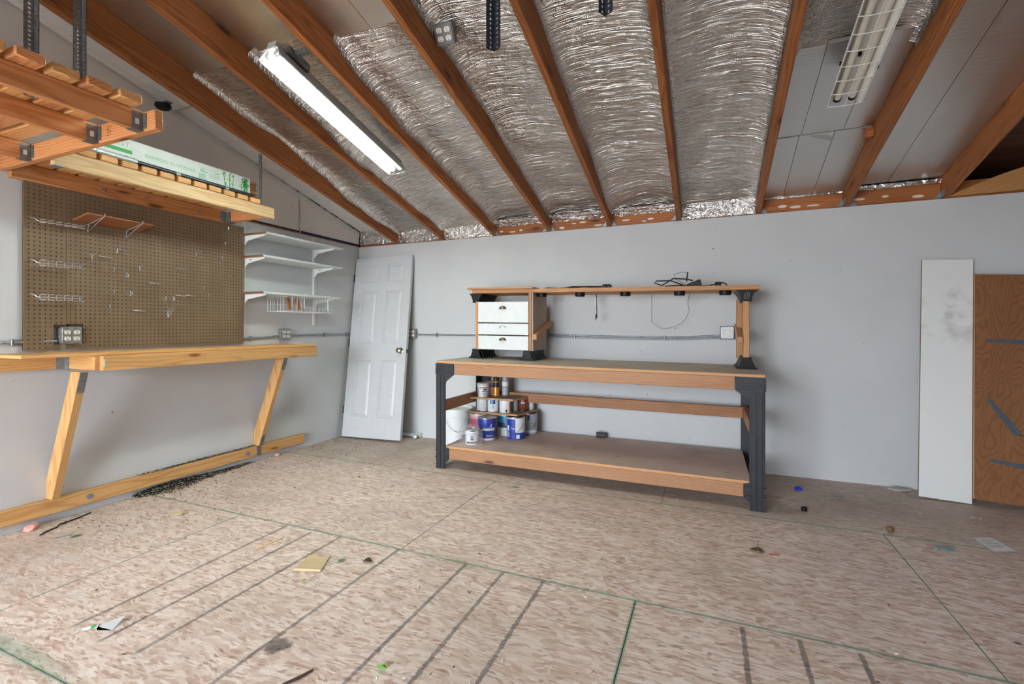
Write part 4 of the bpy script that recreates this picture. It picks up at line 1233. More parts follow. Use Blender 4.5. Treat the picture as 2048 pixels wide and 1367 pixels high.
# ================================================================== LEANING DOOR
dr = thing('panel_door', 'white six panel door leaf leaning in the left corner', 'door leaf', (.056, -.341, .0145), None)
dr.rotation_mode = 'QUATERNION'
dr.rotation_quaternion = (Matrix.Rotation(.020, 3, 'Z') @ Matrix.Rotation(-.146, 3, 'X') @ Matrix.Rotation(-.0195, 3, 'Y')).to_quaternion()
DW, DH, DT = .745, 1.972, .035
zs = [(.215, .82), (1.005, 1.585), (1.687, 1.89)]; xs = [(.10, .315), (.43, .645)]
lf = MB()
lf.box(0, DW, .012, DT, 0, DH)
for a, b in ((0, .10), (.315, .43), (.645, DW)): lf.box(a, b, 0, .012, 0, DH)
zc = [0] + [q for p in zs for q in p] + [DH]
for x0, x1 in xs:
    for k in range(0, 8, 2): lf.box(x0, x1, 0, .012, zc[k], zc[k + 1])
lf.build('door_leaf', M_WHITED, dr, (0, 0, 0), local=True)
for x0, x1 in xs:
    for z0, z1 in zs:
        e, f_ = .012, .036
        def ring(d, y): return [(x0 + d, y, z0 + d), (x1 - d, y, z0 + d), (x1 - d, y, z1 - d), (x0 + d, y, z1 - d)]
        vs = ring(0, .0005) + ring(.010, .0105) + ring(.016, .0105) + ring(.036, .003)
        fs = []
        for q in range(3):
            for k in range(4): fs.append((q * 4 + k, q * 4 + (k + 1) % 4, q * 4 + 4 + (k + 1) % 4, q * 4 + 4 + k))
        fs.append((12, 13, 14, 15))
        MB().add(vs, fs).build('raised_panel', M_WHITED, dr, (0, 0, 0), local=True)
MB().lathe([(.0, .0), (.030, 0), (.031, .004), (.014, .010), (.011, .026), (.022, .036), (.0275, .048), (.025, .058), (.012, .064), (0, .065)], n=24).build('door_knob', M_BRUSH, dr, (DW - .062, 0, .925), (math.pi / 2, 0, 0), smooth=40, local=True)
MB().box(DW, DW + .0015, .005, .030, .905, .945).build('latch_plate', plain('dark_brass', (70, 62, 50), .4, .8), dr, (0, 0, 0), local=True)
for z in (.25, .98, 1.71):
    h = MB()
    for q in range(3): h.box(-.012, 0, -.004, .026, z + .030 * q, z + .016 + .030 * q)
    h.cyl((-.006, -.004, z - .004), (-.006, -.004, z + .082), .005, n=8)
    h.build('hinge', plain('dark_bronze_hinge', (44, 38, 34), .45, .7), dr, (0, 0, 0), local=True)

# PVC offcut beside the door
pv = thing('pipe_offcut', 'white plastic pipe offcut with an elbow on the floor beside the leaning door', 'pipe', (.80, -.05, 0))
MB().cyl((.55, -.03, .025), (.775, -.045, .025), .019, n=18).build('pipe', M_WHITEM, pv, smooth=50)
eb2 = MB().tube([(.765, -.044, .026), (.805, -.050, .027), (.83, -.085, .027), (.835, -.108, .027)], [.0235, .0235, .0235, .0245], 18, caps=False)
eb2.tube([(.835, -.108, .027), (.8335, -.09, .027)], [.019, .019], 18)
eb2.build('elbow', M_WHITEM, pv, smooth=50)
MB().cyl((.79, -.020, .026), (.86, -.023, .026), .0255, n=18).build('coupling', M_WHITEM, pv, smooth=50)

# ================================================================== WORKBENCH
BX, BY = 1.588, -.892
BW, BD, BZ = 2.462, .845, .893
def shear(p): return (p[0], p[1] - .008 * p[0], p[2] * (1 + (1.23 - p[0]) * .0114))
wk = thing('workbench', 'long wooden workbench with black plastic legs and a lower shelf', 'workbench', (BX, BY, 0))
def wpart(name, mb, mats, parent=None, bevel=0.0, smooth=None):
    return mb.build(name, mats, parent or wk, (0, 0, 0), local=True, fn=shear, bevel=bevel, smooth=smooth)
def wbar(name, x0, x1, y0, y1, z0, z1, mat, parent=None, bevel=.003):
    ax = 'xyz'[max(range(3), key=lambda i: (x1 - x0, y1 - y0, z1 - z0)[i])]
    # long bars get a few cuts so the shear follows them
    return wpart(name, MB().box(x0, x1, y0, y1, z0, z1), mat(ax) if callable(mat) else mat, parent, bevel)
tt = MB().box(.0, BW, 0.0, BD, BZ - .018, BZ)
tt.mi = [0, 0, 1, 1, 1, 1]
wpart('table_top', tt, [M_TOP, M_PLYEDGE])
wbar('front_rail', .175, BW - .175, .002, .040, BZ - .108, BZ - .0185, BENCH)
wbar('back_rail', .175, BW - .175, BD - .040, BD - .002, BZ - .108, BZ - .0185, BENCH)
ls = MB().box(.082, BW - .082, .003, BD - .003, .172, .190); ls.mi = [0, 0, 1, 1, 1, 1]
wpart('lower_shelf', ls, [M_LOWER, M_PLYEDGE])
wbar('lower_front_rail', .125, BW - .125, .002, .040, .083, .1715, BENCH)
wbar('lower_back_rail', .125, BW - .125, BD - .040, BD - .002, .083, .1715, BENCH)
wbar('middle_back_rail', .085, BW - .085, BD - .135, BD - .097, .478, .566, OLDRAIL)
for x0 in (.046, BW - .084):
    wbar('middle_side_rail', x0, x0 + .038, .012, BD - .012, .478, .566, OLDRAIL)
def leg(sx, sy):
    # outline seen from the front, outer edge at x=0, widening into gussets
    out = [(0, 0), (.088, 0), (.088, .045), (.124, .080), (.124, .172), (.092, .180), (.092, .700), (.098, .725), (.174, .785), (.174, BZ - .0188), (0, BZ - .0188)]
    def X(x): return x if sx < 0 else BW - x
    def Y(y): return y if sy < 0 else BD - y
    pf = MB()
    poly = [(X(x), z) for x, z in out]
    y0, y1 = (Y(-.006), Y(.0015)) if sy < 0 else (Y(.0015), Y(-.006))
    pf.prism(poly, 'y', y0, y1)
    # side leaf of the L and the hollow back edges
    xa, xb = sorted((X(0), X(.007))); ya, yb = sorted((Y(-.006), Y(.115)))
    pf.box(xa, xb, ya, yb, 0, BZ - .0188)
    for (a, b) in ((.016, .044), (.052, .080)):
        xa, xb = sorted((X(a), X(b))); ya, yb = sorted((Y(-.010), Y(-.006)))
        pf.box(xa, xb, ya, yb, .004, .775)
    L = wpart('leg', pf, M_BLACKPL, None, .0015)
    rb = MB()
    for k in range(6):
        z = .786 + .0145 * k
        xa, xb = sorted((X(-.006), X(.172))); ya, yb = sorted((Y(-.012), Y(-.005)))
        rb.box(xa, xb, ya, yb, z, z + .006)
        xa, xb = sorted((X(-.006), X(.0))); ya, yb = sorted((Y(-.012), Y(.10)))
        rb.box(xa, xb, ya, yb, z, z + .006)
    for z in (.092, .150):
        xa, xb = sorted((X(-.006), X(.124))); ya, yb = sorted((Y(-.013), Y(-.005)))
        rb.box(xa, xb, ya, yb, z, z + .006)
        xa, xb = sorted((X(-.006), X(.0))); ya, yb = sorted((Y(-.013), Y(.11)))
        rb.box(xa, xb, ya, yb, z, z + .006)
    wpart('rib', rb, M_BLACKPL, L)
for sx in (-1, 1):
    for sy in (-1, 1): leg(sx, sy)

# ------------------------------------------------------------------ hutch shelf on the bench
hz = thing('bench_hutch', 'raised wooden shelf with black plastic feet standing on the workbench', 'shelf', (BX, BY, 0))
def hpart(name, mb, mats, parent=None, bevel=0.0, smooth=None): return mb.build(name, mats, parent or hz, (0, 0, 0), local=True, fn=shear, bevel=bevel, smooth=smooth)
HT, HB = 1.517, 1.482
hy0, hy1 = .425, .795
for k in range(3):
    w = (hy1 - hy0) / 3
    hpart('shelf_board', MB().box(.115, 2.470, hy0 + w * k + .001, hy0 + w * (k + 1) - .001, HB, HT), SHELFW('x'), None, .003)
hpart('plywood_overlay', MB().box(.075, .720, hy0 - .022, hy1, HT + .0005, HT + .0145), SHELFW('x'), None, .001)
def flare(xc, up, half_t, half_b, y0, y1, z0, z1):
    """foot or head bracket: concave flared sides, extruded front to back, slots in the sides"""
    n = 7
    L = []
    for k in range(n + 1):
        t = k / n
        w = half_b + (half_t - half_b) * (1 - (1 - t) ** 2.4)
        z = z0 + (z1 - z0) * t if up else z1 - (z1 - z0) * t
        L.append((w, z))
    poly = [(xc + w, z) for w, z in L] + [(xc - w, z) for w, z in reversed(L)]
    b = MB().prism(poly, 'y', y0, y1)
    return b
def bracket_set(xc, y0, y1, zf):
    f = flare(xc, True, .034, .066, y0, y1, zf, zf + .085)
    f.box(xc - .067, xc + .067, y0 - .002, y1 + .002, zf, zf + .012)
    ft = hpart('foot', f, M_BLACK, None, .0015)
    rb = MB()
    for s in (-1, 1):
        for k in range(5):
            yy = y0 + .06 + (y1 - y0 - .12) * k / 4
            rb.prism([(xc + s * .060, zf + .012), (xc + s * .040, zf + .060), (xc + s * .032, zf + .060), (xc + s * .032, zf + .012)], 'y', yy - .004, yy + .004)
    hpart('foot_rib', rb, M_BLACKPL, ft)
    return ft
def head_bracket(xc, y0, y1):
    f = flare(xc, False, .034, .070, y0, y1, HB - .085, HB - .0005)
    return hpart('head_bracket', f, M_BLACK, None, .0015)
zf = BZ + .0008
bracket_set(2.385, .425, .790, zf); head_bracket(2.385, .425, .790)
em = MB().tube([(2.385 + .016 * math.cos(a) + .006 * math.sin(a), .4235, HB - .045 + .024 * math.sin(a)) for a in [2 * math.pi * k / 24 for k in range(25)]], .0016, 6)
em.tube([(2.378, .4235, HB - .058), (2.392, .4235, HB - .034)], .0022, 6)
hpart('oval_emblem', em, plain('pale_emblem', (150, 152, 152), .4))
bracket_set(.145, .440, .780, zf); head_bracket(.150, .440, .780)
bracket_set(.675, .380, .740, zf)
for yy in (.440, .700):
    hpart('post', MB().box(2.362 + (.0 if yy < .5 else -.03), 2.404 + (.0 if yy < .5 else -.03), yy, yy + .085, BZ + .06, HB - .055), SHELFW('z'), None, .003)
hpart('side_arm', MB().add([(2.322, .425, 1.085), (2.361, .425, 1.085), (2.361, .425, 1.130), (2.322, .425, 1.130), (2.322, .800, 1.185), (2.361, .800, 1.185), (2.361, .800, 1.230), (2.322, .800, 1.230)],
      [(0, 1, 2, 3), (7, 6, 5, 4), (0, 4, 5, 1), (1, 5, 6, 2), (2, 6, 7, 3), (3, 7, 4, 0)]), SHELFW('y'), None, .003)
for i, x in enumerate((.690, 1.032, 1.413, 1.832, 2.158)):
    p = hpart('puck_light', MB().lathe([(0, -.034), (.036, -.034), (.041, -.030), (.043, 0), (0, 0)], (x + .085, .50, HB - .0005), 22), M_BLACK, None, 0, 35)
    hpart('lens', MB().lathe([(0, -.002), (.028, -.001), (.028, 0)], (x + .085, .50, HB - .035), 18), plain('puck_lens', (150, 150, 148), .3), p)

# ------------------------------------------------------------------ drawer cabinet in the hutch
dc = thing('drawer_cabinet', 'white three drawer cabinet standing under the left end of the hutch', 'drawer cabinet', (BX, BY, 0))
def dpart(name, mb, mats, parent=None, bevel=0.0, smooth=None): return mb.build(name, mats, parent or dc, (0, 0, 0), local=True, fn=shear, bevel=bevel, smooth=smooth)
cy0 = .392
cz0 = BZ + .0855
dpart('side_board', MB().box(.176, .202, cy0 - .008, .76, cz0, 1.405), SHELFW('z'), None, .002)
dpart('side_board', MB().box(.690, .718, cy0 - .004, cy0 + .085, cz0 - .0, HB - .001), SHELFW('z'), None, .002)
dpart('side_panel', MB().box(.719, .729, cy0 + .002, .765, cz0 - .0, HB - .001), plain('beige_hardboard', (176, 158, 142), .6, 0, .05), None, .001)
dpart('back_board', MB().box(.213, .690, .745, .757, cz0 + .01, 1.39), SHELFW('x'), None, .001)
for z in (1.112, 1.216):
    for xa in (.213, .662):
        dpart('drawer_runner', MB().box(xa, xa + .027, cy0 + .09, .74, z - .008, z + .002), SHELFW('y'))
cup = [(1.221, 1.402, 'brass', .66), (1.113, 1.211, 'white', .60), (cz0 + .003, 1.103, 'brass', .68)]
M_CUP = plain('antique_brass', (110, 98, 74), .3, .85, .1)
for z0, z1, kind, fr in cup:
    d = dpart('drawer', MB().box(.204, .690, cy0 - .012, cy0 + .006, z0, z1).box(.245, .655, cy0 + .006, .70, z0 + .012, z1 - .03), M_WHITEM, None, .001)
    zc_ = z0 + (z1 - z0) * fr
    xc = .4465
    if kind == 'brass':
        c = MB(); n = 12; m = 6; vs = []; fs = []
        for i in range(n + 1):
            a = math.pi * i / n
            for j in range(m + 1):
                t = (math.pi / 2) * j / m
                vs.append((xc + .036 * math.cos(a) * math.cos(t * .999), cy0 - .012 - .020 * math.sin(t) * (1 if True else 0), zc_ + .026 * math.sin(a) * math.cos(t * .999)))
        for i in range(n):
            for j in range(m):
                k0 = i * (m + 1) + j; fs.append((k0, k0 + m + 1, k0 + m + 2, k0 + 1))
        c.add(vs, fs)
        c.box(xc - .036, xc + .036, cy0 - .0135, cy0 - .012, zc_ - .002, zc_ + .002)
        dpart('cup_pull', c, M_CUP, d, 0, 50)
    else:
        dpart('ring_pull', MB().tube([(xc + .032 * math.cos(a), cy0 - .014 - .012 * math.sin(a), zc_ + .022 * math.sin(a)) for a in [math.pi * k / 14 for k in range(15)]], .0035, 7), plain('pale_enamel_pull', (200, 214, 200), .3, .3), d, 0, 50)
dpart('side_arm', MB().add([(.7295, .385, 1.075), (.765, .385, 1.075), (.765, .385, 1.120), (.7295, .385, 1.120), (.7295, .805, 1.200), (.765, .805, 1.200), (.765, .805, 1.245), (.7295, .805, 1.245)],
      [(0, 1, 2, 3), (7, 6, 5, 4), (0, 4, 5, 1), (1, 5, 6, 2), (2, 6, 7, 3), (3, 7, 4, 0)]), SHELFW('y'), None, .003)

# cords and adapters on the hutch
def hzz(x): return HT * (1 + (1.23 - (x - BX)) * .0114)
def htp(x, y, dz): return (x, y, hzz(x) + dz)
cd = thing('extension_lead', 'flat coil of black power cord with plug on the hutch shelf middle', 'cord', htp(2.72, -.36, 0))
MB().tube([htp(2.50, -.37, .006), htp(2.58, -.40, .008), htp(2.66, -.36, .012), htp(2.74, -.40, .014), htp(2.82, -.35, .010), htp(2.88, -.38, .008), htp(2.76, -.33, .018), htp(2.64, -.38, .020), htp(2.60, -.42, .010), htp(2.75, -.43, .014), htp(2.90, -.40, .014)], .0045, 7).build('cable', M_RUBBER, cd, smooth=60)
for dx in (0, .035):
    p = htp(2.915 + dx, -.40, .016)
    MB().box(p[0] - .016, p[0] + .016, p[1] - .014, p[1] + .014, p[2] - .016, p[2] + .016).box(p[0] + .016, p[0] + .03, p[1] - .007, p[1] - .005, p[2] - .004, p[2] + .004).box(p[0] + .016, p[0] + .03, p[1] + .005, p[1] + .007, p[2] - .004, p[2] + .004).build('plug', M_BLACK, cd, bevel=.004)
cd = thing('thin_cable', 'thin black cable lying beside the plywood overlay on the hutch', 'cable', htp(2.42, -.36, 0))
MB().tube([htp(2.34, -.30, .004), htp(2.40, -.38, .012), htp(2.47, -.42, .006), htp(2.52, -.40, .004)], .004, 7).build('cable', M_RUBBER, cd, smooth=60)
ad = thing('power_adapter', 'black power adapter with a tangled cable on the right part of the hutch shelf', 'power adapter', htp(3.62, -.36, 0))
p = htp(3.62, -.36, .001)
MB().add([(p[0] - .085, p[1] - .025, p[2]), (p[0] + .05, p[1] - .03, p[2]), (p[0] + .05, p[1] + .03, p[2]), (p[0] - .085, p[1] + .03, p[2]), (p[0] - .06, p[1] - .025, p[2] + .022), (p[0] + .035, p[1] - .03, p[2] + .060), (p[0] + .035, p[1] + .03, p[2] + .060), (p[0] - .06, p[1] + .03, p[2] + .022)],
         [(0, 3, 2, 1), (4, 5, 6, 7), (0, 1, 5, 4), (1, 2, 6, 5), (2, 3, 7, 6), (3, 0, 4, 7)]).build('adapter_body', M_BLACK, ad, bevel=.005)
MB().tube([htp(3.54, -.37, .012), htp(3.44, -.40, .050), htp(3.33, -.38, .052), htp(3.31, -.35, .040), htp(3.37, -.37, .016), htp(3.46, -.42, .066), htp(3.56, -.40, .060), htp(3.60, -.38, .050)], .0052, 7).tube([htp(3.40, -.44, .004), htp(3.50, -.43, .010), htp(3.58, -.42, .006), htp(3.66, -.42, .004), htp(3.74, -.42, .006)], .005, 7).build('cable', M_RUBBER, ad, smooth=60)
MB().tube([htp(3.55, -.37, .02), htp(3.47, -.34, .07), htp(3.46, -.33, .105), htp(3.52, -.33, .125), htp(3.57, -.34, .118)], .0018, 6).tube([htp(3.555, -.34, .05), htp(3.563, -.34, .12)], .0052, 7).build('lead', M_RUBBER, ad, smooth=60)
pg = thing('plug_end', 'black plug lying near the right end of the hutch shelf', 'plug', htp(3.78, -.38, 0))
q = htp(3.78, -.38, .001)
MB().box(q[0] - .02, q[0] + .025, q[1] - .018, q[1] + .018, q[2], q[2] + .034).box(q[0] - .05, q[0] - .02, q[1] - .008, q[1] + .008, q[2] + .012, q[2] + .018).build('plug_body', M_BLACK, pg, bevel=.006)
MB().tube([(q[0] + .02, q[1], q[2] + .03), (q[0] + .05, q[1] + .005, q[2] + .024), (q[0] + .065, q[1] - .005, q[2] + .006)], .005, 7).build('cable', M_RUBBER, pg, smooth=60)
hc_ = thing('pigtail_lead', 'short black cord with plug and white tag hanging from the hutch shelf', 'cord', (2.790, -.28, 1.24))
zu = HB * (1 + (1.23 - 1.2) * .0114)
MB().tube([(2.800, -.20, zu), (2.802, -.20, zu - .03), (2.803, -.20, zu - .10), (2.806, -.20, zu - .16), (2.802, -.20, zu - .185)], .004, 7).build('cable', M_RUBBER, hc_, smooth=60)
MB().box(2.788, 2.800, -.204, -.200, zu - .105, zu - .03).build('paper_tag', M_WHITEM, hc_)
MB().box(2.793, 2.809, -.208, -.192, zu - .215, zu - .18).box(2.790, 2.792, -.204, -.196, zu - .232, zu - .21).box(2.800, 2.802, -.204, -.196, zu - .232, zu - .21).build('plug', M_BLACK, hc_, bevel=.002)
wv = thing('hanging_wire', 'thin dark wire hanging in a loop below the hutch shelf', 'wire', (3.42, -.12, 1.16))
wx = [(1310, 590), (1311, 610), (1309, 620), (1311, 630), (1310, 643), (1318, 650), (1330, 659.5), (1343, 660), (1356, 656), (1370, 648), (1380, 637), (1386, 620), (1383, 605), (1384, 597), (1387, 590)]
wl_ = [(3.263, 1.462), (3.266, 1.354), (3.259, 1.313), (3.266, 1.273), (3.262, 1.225), (3.294, 1.198), (3.343, 1.165), (3.394, 1.166), (3.447, 1.181), (3.503, 1.211), (3.543, 1.252), (3.567, 1.318), (3.555, 1.376), (3.559, 1.407), (3.571, 1.455)]
MB().tube([(x, -.115, z + .012) for x, z in wl_], .0017, 6).build('wire', plain('dark_wire', (70, 64, 60), .5, .3), wv, smooth=60)

# ------------------------------------------------------------------ paint cans and tubs on the lower shelf
def zsh(x): return .190 * (1 + (1.23 - (x - BX)) * .0114) + .0005
CAMX, CAMY = 3.7086, -4.3113
M_TIN = plain('tin_rim', (178, 178, 178), .3, .9, .05)
def wrap_text(s, size, r, ang0, z, mat, parent, name='lettering', sx=1.0, z0=0.0):
    me = text_mesh(s, size)
    for v in me.vertices:
        a = ang0 + v.co.x * sx / r
        v.co = Vector((r * math.cos(a), r * math.sin(a), z + v.co.y))
    me.materials.append(mat)
    return link(name, me, parent, (0, 0, 0), None, True)
def band(r, z0, z1, mat, parent, a0=0.0, a1=2 * math.pi, name='label_band', n=32):
    return MB().lathe([(r, z0), (r, z1)], n=n, a0=a0, a1=a1).build(name, mat, parent, (0, 0, 0), smooth=60, local=True)
def paint_can(label, x, y, z, r, h, mat, bands=(), texts=(), handle=True, cat='paint can', group='cans on the lower shelf', taper=0.0, lidmat=None, hang=0.0, rim=True):
    root = thing('paint_can', label, cat, (x, y, z), None, group)
    face = math.atan2(CAMY - y, CAMX - x)
    MB().lathe([(0, 0), (r * (1 - taper) - .003, 0), (r * (1 - taper), .004), (r, h - .010), (r * .985, h - .006)], n=36).build('can_body', mat, root, (0, 0, 0), smooth=40, local=True)
    MB().lathe([(r * .985, h - .010), (r * 1.02, h - .008), (r * 1.02, h), (r * .93, h), (r * .90, h - .006), (r * .55, h - .005), (r * .5, h - .008), (0, h - .008)] if rim else [(r * 1.03, h - .020), (r * 1.04, h - .002), (r * 1.0, h + .001), (0, h + .001)], n=36).build('lid', lidmat or M_TIN, root, (0, 0, 0), smooth=40, local=True)
    for (f0, f1, m, a0, a1) in bands:
        b = MB().lathe([(r * (1 - taper * (1 - f0)) + .0008, h * f0), (r * (1 - taper * (1 - f1)) + .0008, h * f1)], n=28, a0=face + a0, a1=face + a1 if (a1 - a0) < 6.28 else face + a0 + 2 * math.pi)
        b.build('label_band', m, root, (0, 0, 0), smooth=60, local=True)
    for (s, size, zf_, da, m, sx) in texts:
        wrap_text(s, size, r * (1 - taper * (1 - zf_)) + .0018, face + da, h * zf_, m, root, sx=sx)
    if handle:
        pts = []
        for k in range(15):
            t = k / 14
            a = face + (-1.35 + 2.7 * t) + hang
            pts.append(((r + .006) * math.cos(a), (r + .006) * math.sin(a), h * (.80 - .52 * math.sin(math.pi * t))))
        MB().tube(pts, .0016, 6).build('bail_handle', M_TIN, root, (0, 0, 0), smooth=60, local=True)
        e = pts[0]
        MB().lathe([(0, .004), (.008, .003), (.010, 0)], n=12).build('handle_ear', M_TIN, root, (e[0], e[1], e[2]), (0, math.pi / 2, face - 1.35 + hang), smooth=50, local=True)
    return root
C_BLUE = plain('royal_blue_label', (30, 62, 160), .4, 0, .04); C_WHT = plain('white_label', (226, 228, 230), .45, 0, .03); C_CYAN = plain('cyan_label', (60, 160, 205), .4, 0, .05)
C_DKBL = plain('deep_blue_label', (28, 64, 120), .4, 0, .04); C_PINK = plain('pink_label', (214, 96, 128), .45, 0, .08); C_GREY = plain('grey_label', (176, 180, 186), .45, 0, .04)
C_RED = plain('red_label', (196, 44, 48), .45); C_MAROON = plain('maroon_label', (110, 34, 40), .45); C_ORG = plain('orange_swoosh', (226, 160, 60), .45); C_BLK = plain('black_label', (34, 34, 36), .45)
C_COPPER = plain('copper_label', (122, 66, 44), .35, .2, .1); C_AMBER = plain('amber_label', (206, 132, 40), .3, .3, .08); C_TXTB = plain('navy_print', (30, 50, 110), .5); C_TXTG = plain('grey_print', (110, 112, 118), .5)
C_TAN = plain('tan_white_lid', (206, 194, 184), .45)
C_WOOD = plain('wood_tone_label', (170, 110, 60), .5, 0, .15)
# bottom tier
x, y = 1.888, -.525
paint_can('blue tapered paint can with a white lettered band, nearest of the large cans', x, y, zsh(x), .083, .196, C_BLUE,
          [(0, .10, C_WHT, -3.14, 3.14), (.44, .52, C_WHT, -.7, 1.0), (.72, .93, C_RED, .36, .52), (.74, .83, C_BLUE, .36, .52), (.62, .74, C_WHT, .38, .50), (.22, .235, C_WHT, -.1, .9), (.17, .185, C_WHT, -.1, .9)],
          [('SuperPaint', .026, .56, .15, C_WHT, 1.0)], True, taper=.12)
x, y = 1.968, -.285
paint_can('white paint can with a sky blue upper label between the two blue cans', x, y, zsh(x), .082, .196, C_WHT,
          [(.62, .92, C_CYAN, -1.2, 1.4), (.60, .68, C_ORG, -.1, 1.2), (.38, .62, C_DKBL, -1.2, 1.3), (.24, .30, C_GREY, .0, .8)],
          [('Select', .026, .55, .22, C_WHT, 1.0), ('Paint', .018, .80, .25, C_WHT, 1.0), ('1 gal', .012, .27, .5, C_DKBL, 1.0)], False)
x, y = 2.108, -.385
paint_can('blue and white paint can under the corner of the lower riser board', x, y, zsh(x), .083, .196, C_WHT,
          [(.0, .92, C_BLUE, -1.25, -.05), (.0, .30, C_BLUE, -.05, 1.5), (.10, .62, C_WHT, -1.15, -.80), (.04, .22, C_WHT, .05, .42), (.12, .40, C_BLK, -1.05, -.92)],
          [('Super', .022, .50, -.25, C_WHT, 1.0), ('1 GALLON', .010, .34, .75, C_WHT, 1.0)], True, hang=-.35)
x, y = 2.150, -.170
paint_can('grey white primer can at the back right of the large cans', x, y, zsh(x), .082, .196, C_GREY,
          [(.70, .94, C_BLUE, -.08, .12), (.10, .22, C_WHT, -.5, 1.1)],
          [('Synthetic', .019, .54, .42, C_TXTG, 1.0), ('Shellac Primer', .019, .43, .42, C_TXTG, .8)], True)
x, y = 1.715, -.350
paint_can('pink and white paint can behind the blue tapered can', x, y, zsh(x), .083, .196, C_WHT, [(.12, .75, C_PINK, -1.3, .3), (.75, .86, plain('pale_pink_label', (226, 170, 186), .45), -1.3, .3)], [], True)
x, y = 1.842, -.735
paint_can('small white can in a clear plastic bag at the front of the lower shelf', x, y, zsh(x), .054, .128, C_WHT,
          [(.10, .20, C_BLK, -.9, 1.1), (.30, .58, C_DKBL, -.18, .28), (.42, .52, C_GREY, -.10, .20), (.88, .93, C_BLK, -.3, .6)], [('Chalked', .020, .70, .08, C_TXTG, 1.0)], False)
# the bag: a crumpled film standing around the small can
bgm = MB(); n = 26; rr = random.Random(5)
prof_h = [0.002, .03, .07, .11, .15, .165]
vs = []; fs = []
for j, hh in enumerate(prof_h):
    for k in range(n):
        a = 2 * math.pi * k / n
        rad = (.064, .070, .080, .082, .060, .020)[j] * (1 + rr.uniform(-.10, .10))
        ex = 0.075 * max(0, math.cos(a - 2.9)) ** 3 * (1 - j / 7) + 0.07 * max(0, math.cos(a + .5)) ** 4 * (1 - j / 6)
        vs.append(((rad + ex) * math.cos(a), (rad * .9 + ex) * math.sin(a), hh + rr.uniform(-.004, .004) * (j > 0)))
for j in range(5):
    for k in range(n):
        fs.append((j * n + k, j * n + (k + 1) % n, (j + 1) * n + (k + 1) % n, (j + 1) * n + k))
bag = thing('plastic_bag', 'clear plastic zip bag with a red edge around the small can', 'plastic bag', (1.838, -.728, zsh(1.838)))
bgm.add(vs, fs).build('film', M_BAG, bag, (0, 0, 0), smooth=70, local=True)
MB().tube([(-.125, .02, .006), (-.105, .01, .05), (-.075, -.01, .095), (-.03, -.03, .135), (.02, -.03, .150)], .0022, 5).build('zip_edge', C_RED, bag, (0, 0, 0), smooth=60, local=True)
# lower riser board on the cans
zb2 = zsh(2.0) + .1985
rb2 = MB().add([(1.652, -.425, 0), (2.135, -.415, 0), (2.215, -.085, 0), (1.655, -.10, 0), (1.652, -.425, .016), (2.135, -.415, .016), (2.215, -.085, .016), (1.655, -.10, .016)],
               [(0, 3, 2, 1), (4, 5, 6, 7), (0, 1, 5, 4), (1, 2, 6, 5), (2, 3, 7, 6), (3, 0, 4, 7)])
rb2.mi = [0, 0, 1, 1, 1, 1]
M_PEDGE = plain('particle_board_edge', (196, 150, 104), .7, 0, .2)
o = rb2.build('riser_board', [M_PARTICLE, M_PEDGE], None, (0, 0, zb2)); tag(o, 'lower particle board riser resting on the large paint cans', 'riser board', 'riser boards')
zm = zb2 + .0165
def zq(k): return zm
paint_can('plain white quart can at the left end of the middle tier', 1.745, -.335, zm, .052, .118, C_WHT, [(.0, .06, C_RED, -.9, -.3), (.2, .22, C_GREY, -.6, .9), (.3, .32, C_GREY, -.6, .9), (.5, .52, C_GREY, -.6, .9)], [], False)
paint_can('white quart can with a blue picture label on the middle tier', 1.862, -.340, zm, .053, .118, C_WHT, [(.62, .96, C_DKBL, -.55, .35), (.64, .9, C_CYAN, -.4, .0), (.06, .10, C_BLK, .3, .7), (.25, .55, C_GREY, -.3, .1)], [], False)
paint_can('white quart can with a bar code and brown picture on the middle tier', 1.985, -.340, zm, .055, .118, C_WHT, [(.1, .8, C_WOOD, .75, 1.5), (.06, .26, C_BLK, .05, .28), (0.0, .1, C_ORG, .7, 1.5)], [], False)
paint_can('small grey can behind the bar code can on the middle tier', 2.022, -.225, zm, .040, .116, C_GREY, [], [], False)
paint_can('small black can at the back of the middle tier', 2.030, -.130, zm, .040, .114, C_BLK, [(.3, .7, C_GREY, -.2, .5)], [], False)
paint_can('copper brown can near the right end of the middle tier', 2.105, -.190, zm, .048, .118, C_COPPER, [(.6, .72, C_GREY, -.5, .3), (0, .1, C_BLK, -1.2, 1.2)], [], False)
paint_can('white can at the right back end of the middle tier', 2.148, -.120, zm, .034, .118, C_WHT, [(.1, .2, C_GREY, -.2, .9)], [], False)
# upper riser board
zb1 = zm + .1195
rb1 = MB().add([(1.640, -.440, 0), (2.100, -.430, 0), (2.165, -.110, 0), (1.66, -.10, 0), (1.640, -.440, .016), (2.100, -.430, .016), (2.165, -.110, .016), (1.66, -.10, .016)],
               [(0, 3, 2, 1), (4, 5, 6, 7), (0, 1, 5, 4), (1, 2, 6, 5), (2, 3, 7, 6), (3, 0, 4, 7)])
rb1.mi = [0, 0, 1, 1, 1, 1]
o = rb1.build('riser_board', [M_PARTICLE, M_PEDGE], None, (0, 0, zb1)); tag(o, 'upper particle board riser carrying tubs and spray cans', 'riser board', 'riser boards')
zu2 = zb1 + .0165
paint_can('white plastic tub with a maroon striped label, front one on the upper riser', 1.775, -.375, zu2, .058, .128, C_WHT, [(.66, .72, C_MAROON, -.7, 1.2), (.40, .45, C_MAROON, -.2, 1.2), (.46, .64, C_RED, -.02, .12), (.50, .62, C_DKBL, .15, .7), (.08, .36, C_GREY, -.1, .9), (.2, .7, C_TXTG, -1.15, -1.0)], [], False, cat='tub', taper=.16, lidmat=C_TAN, rim=False)
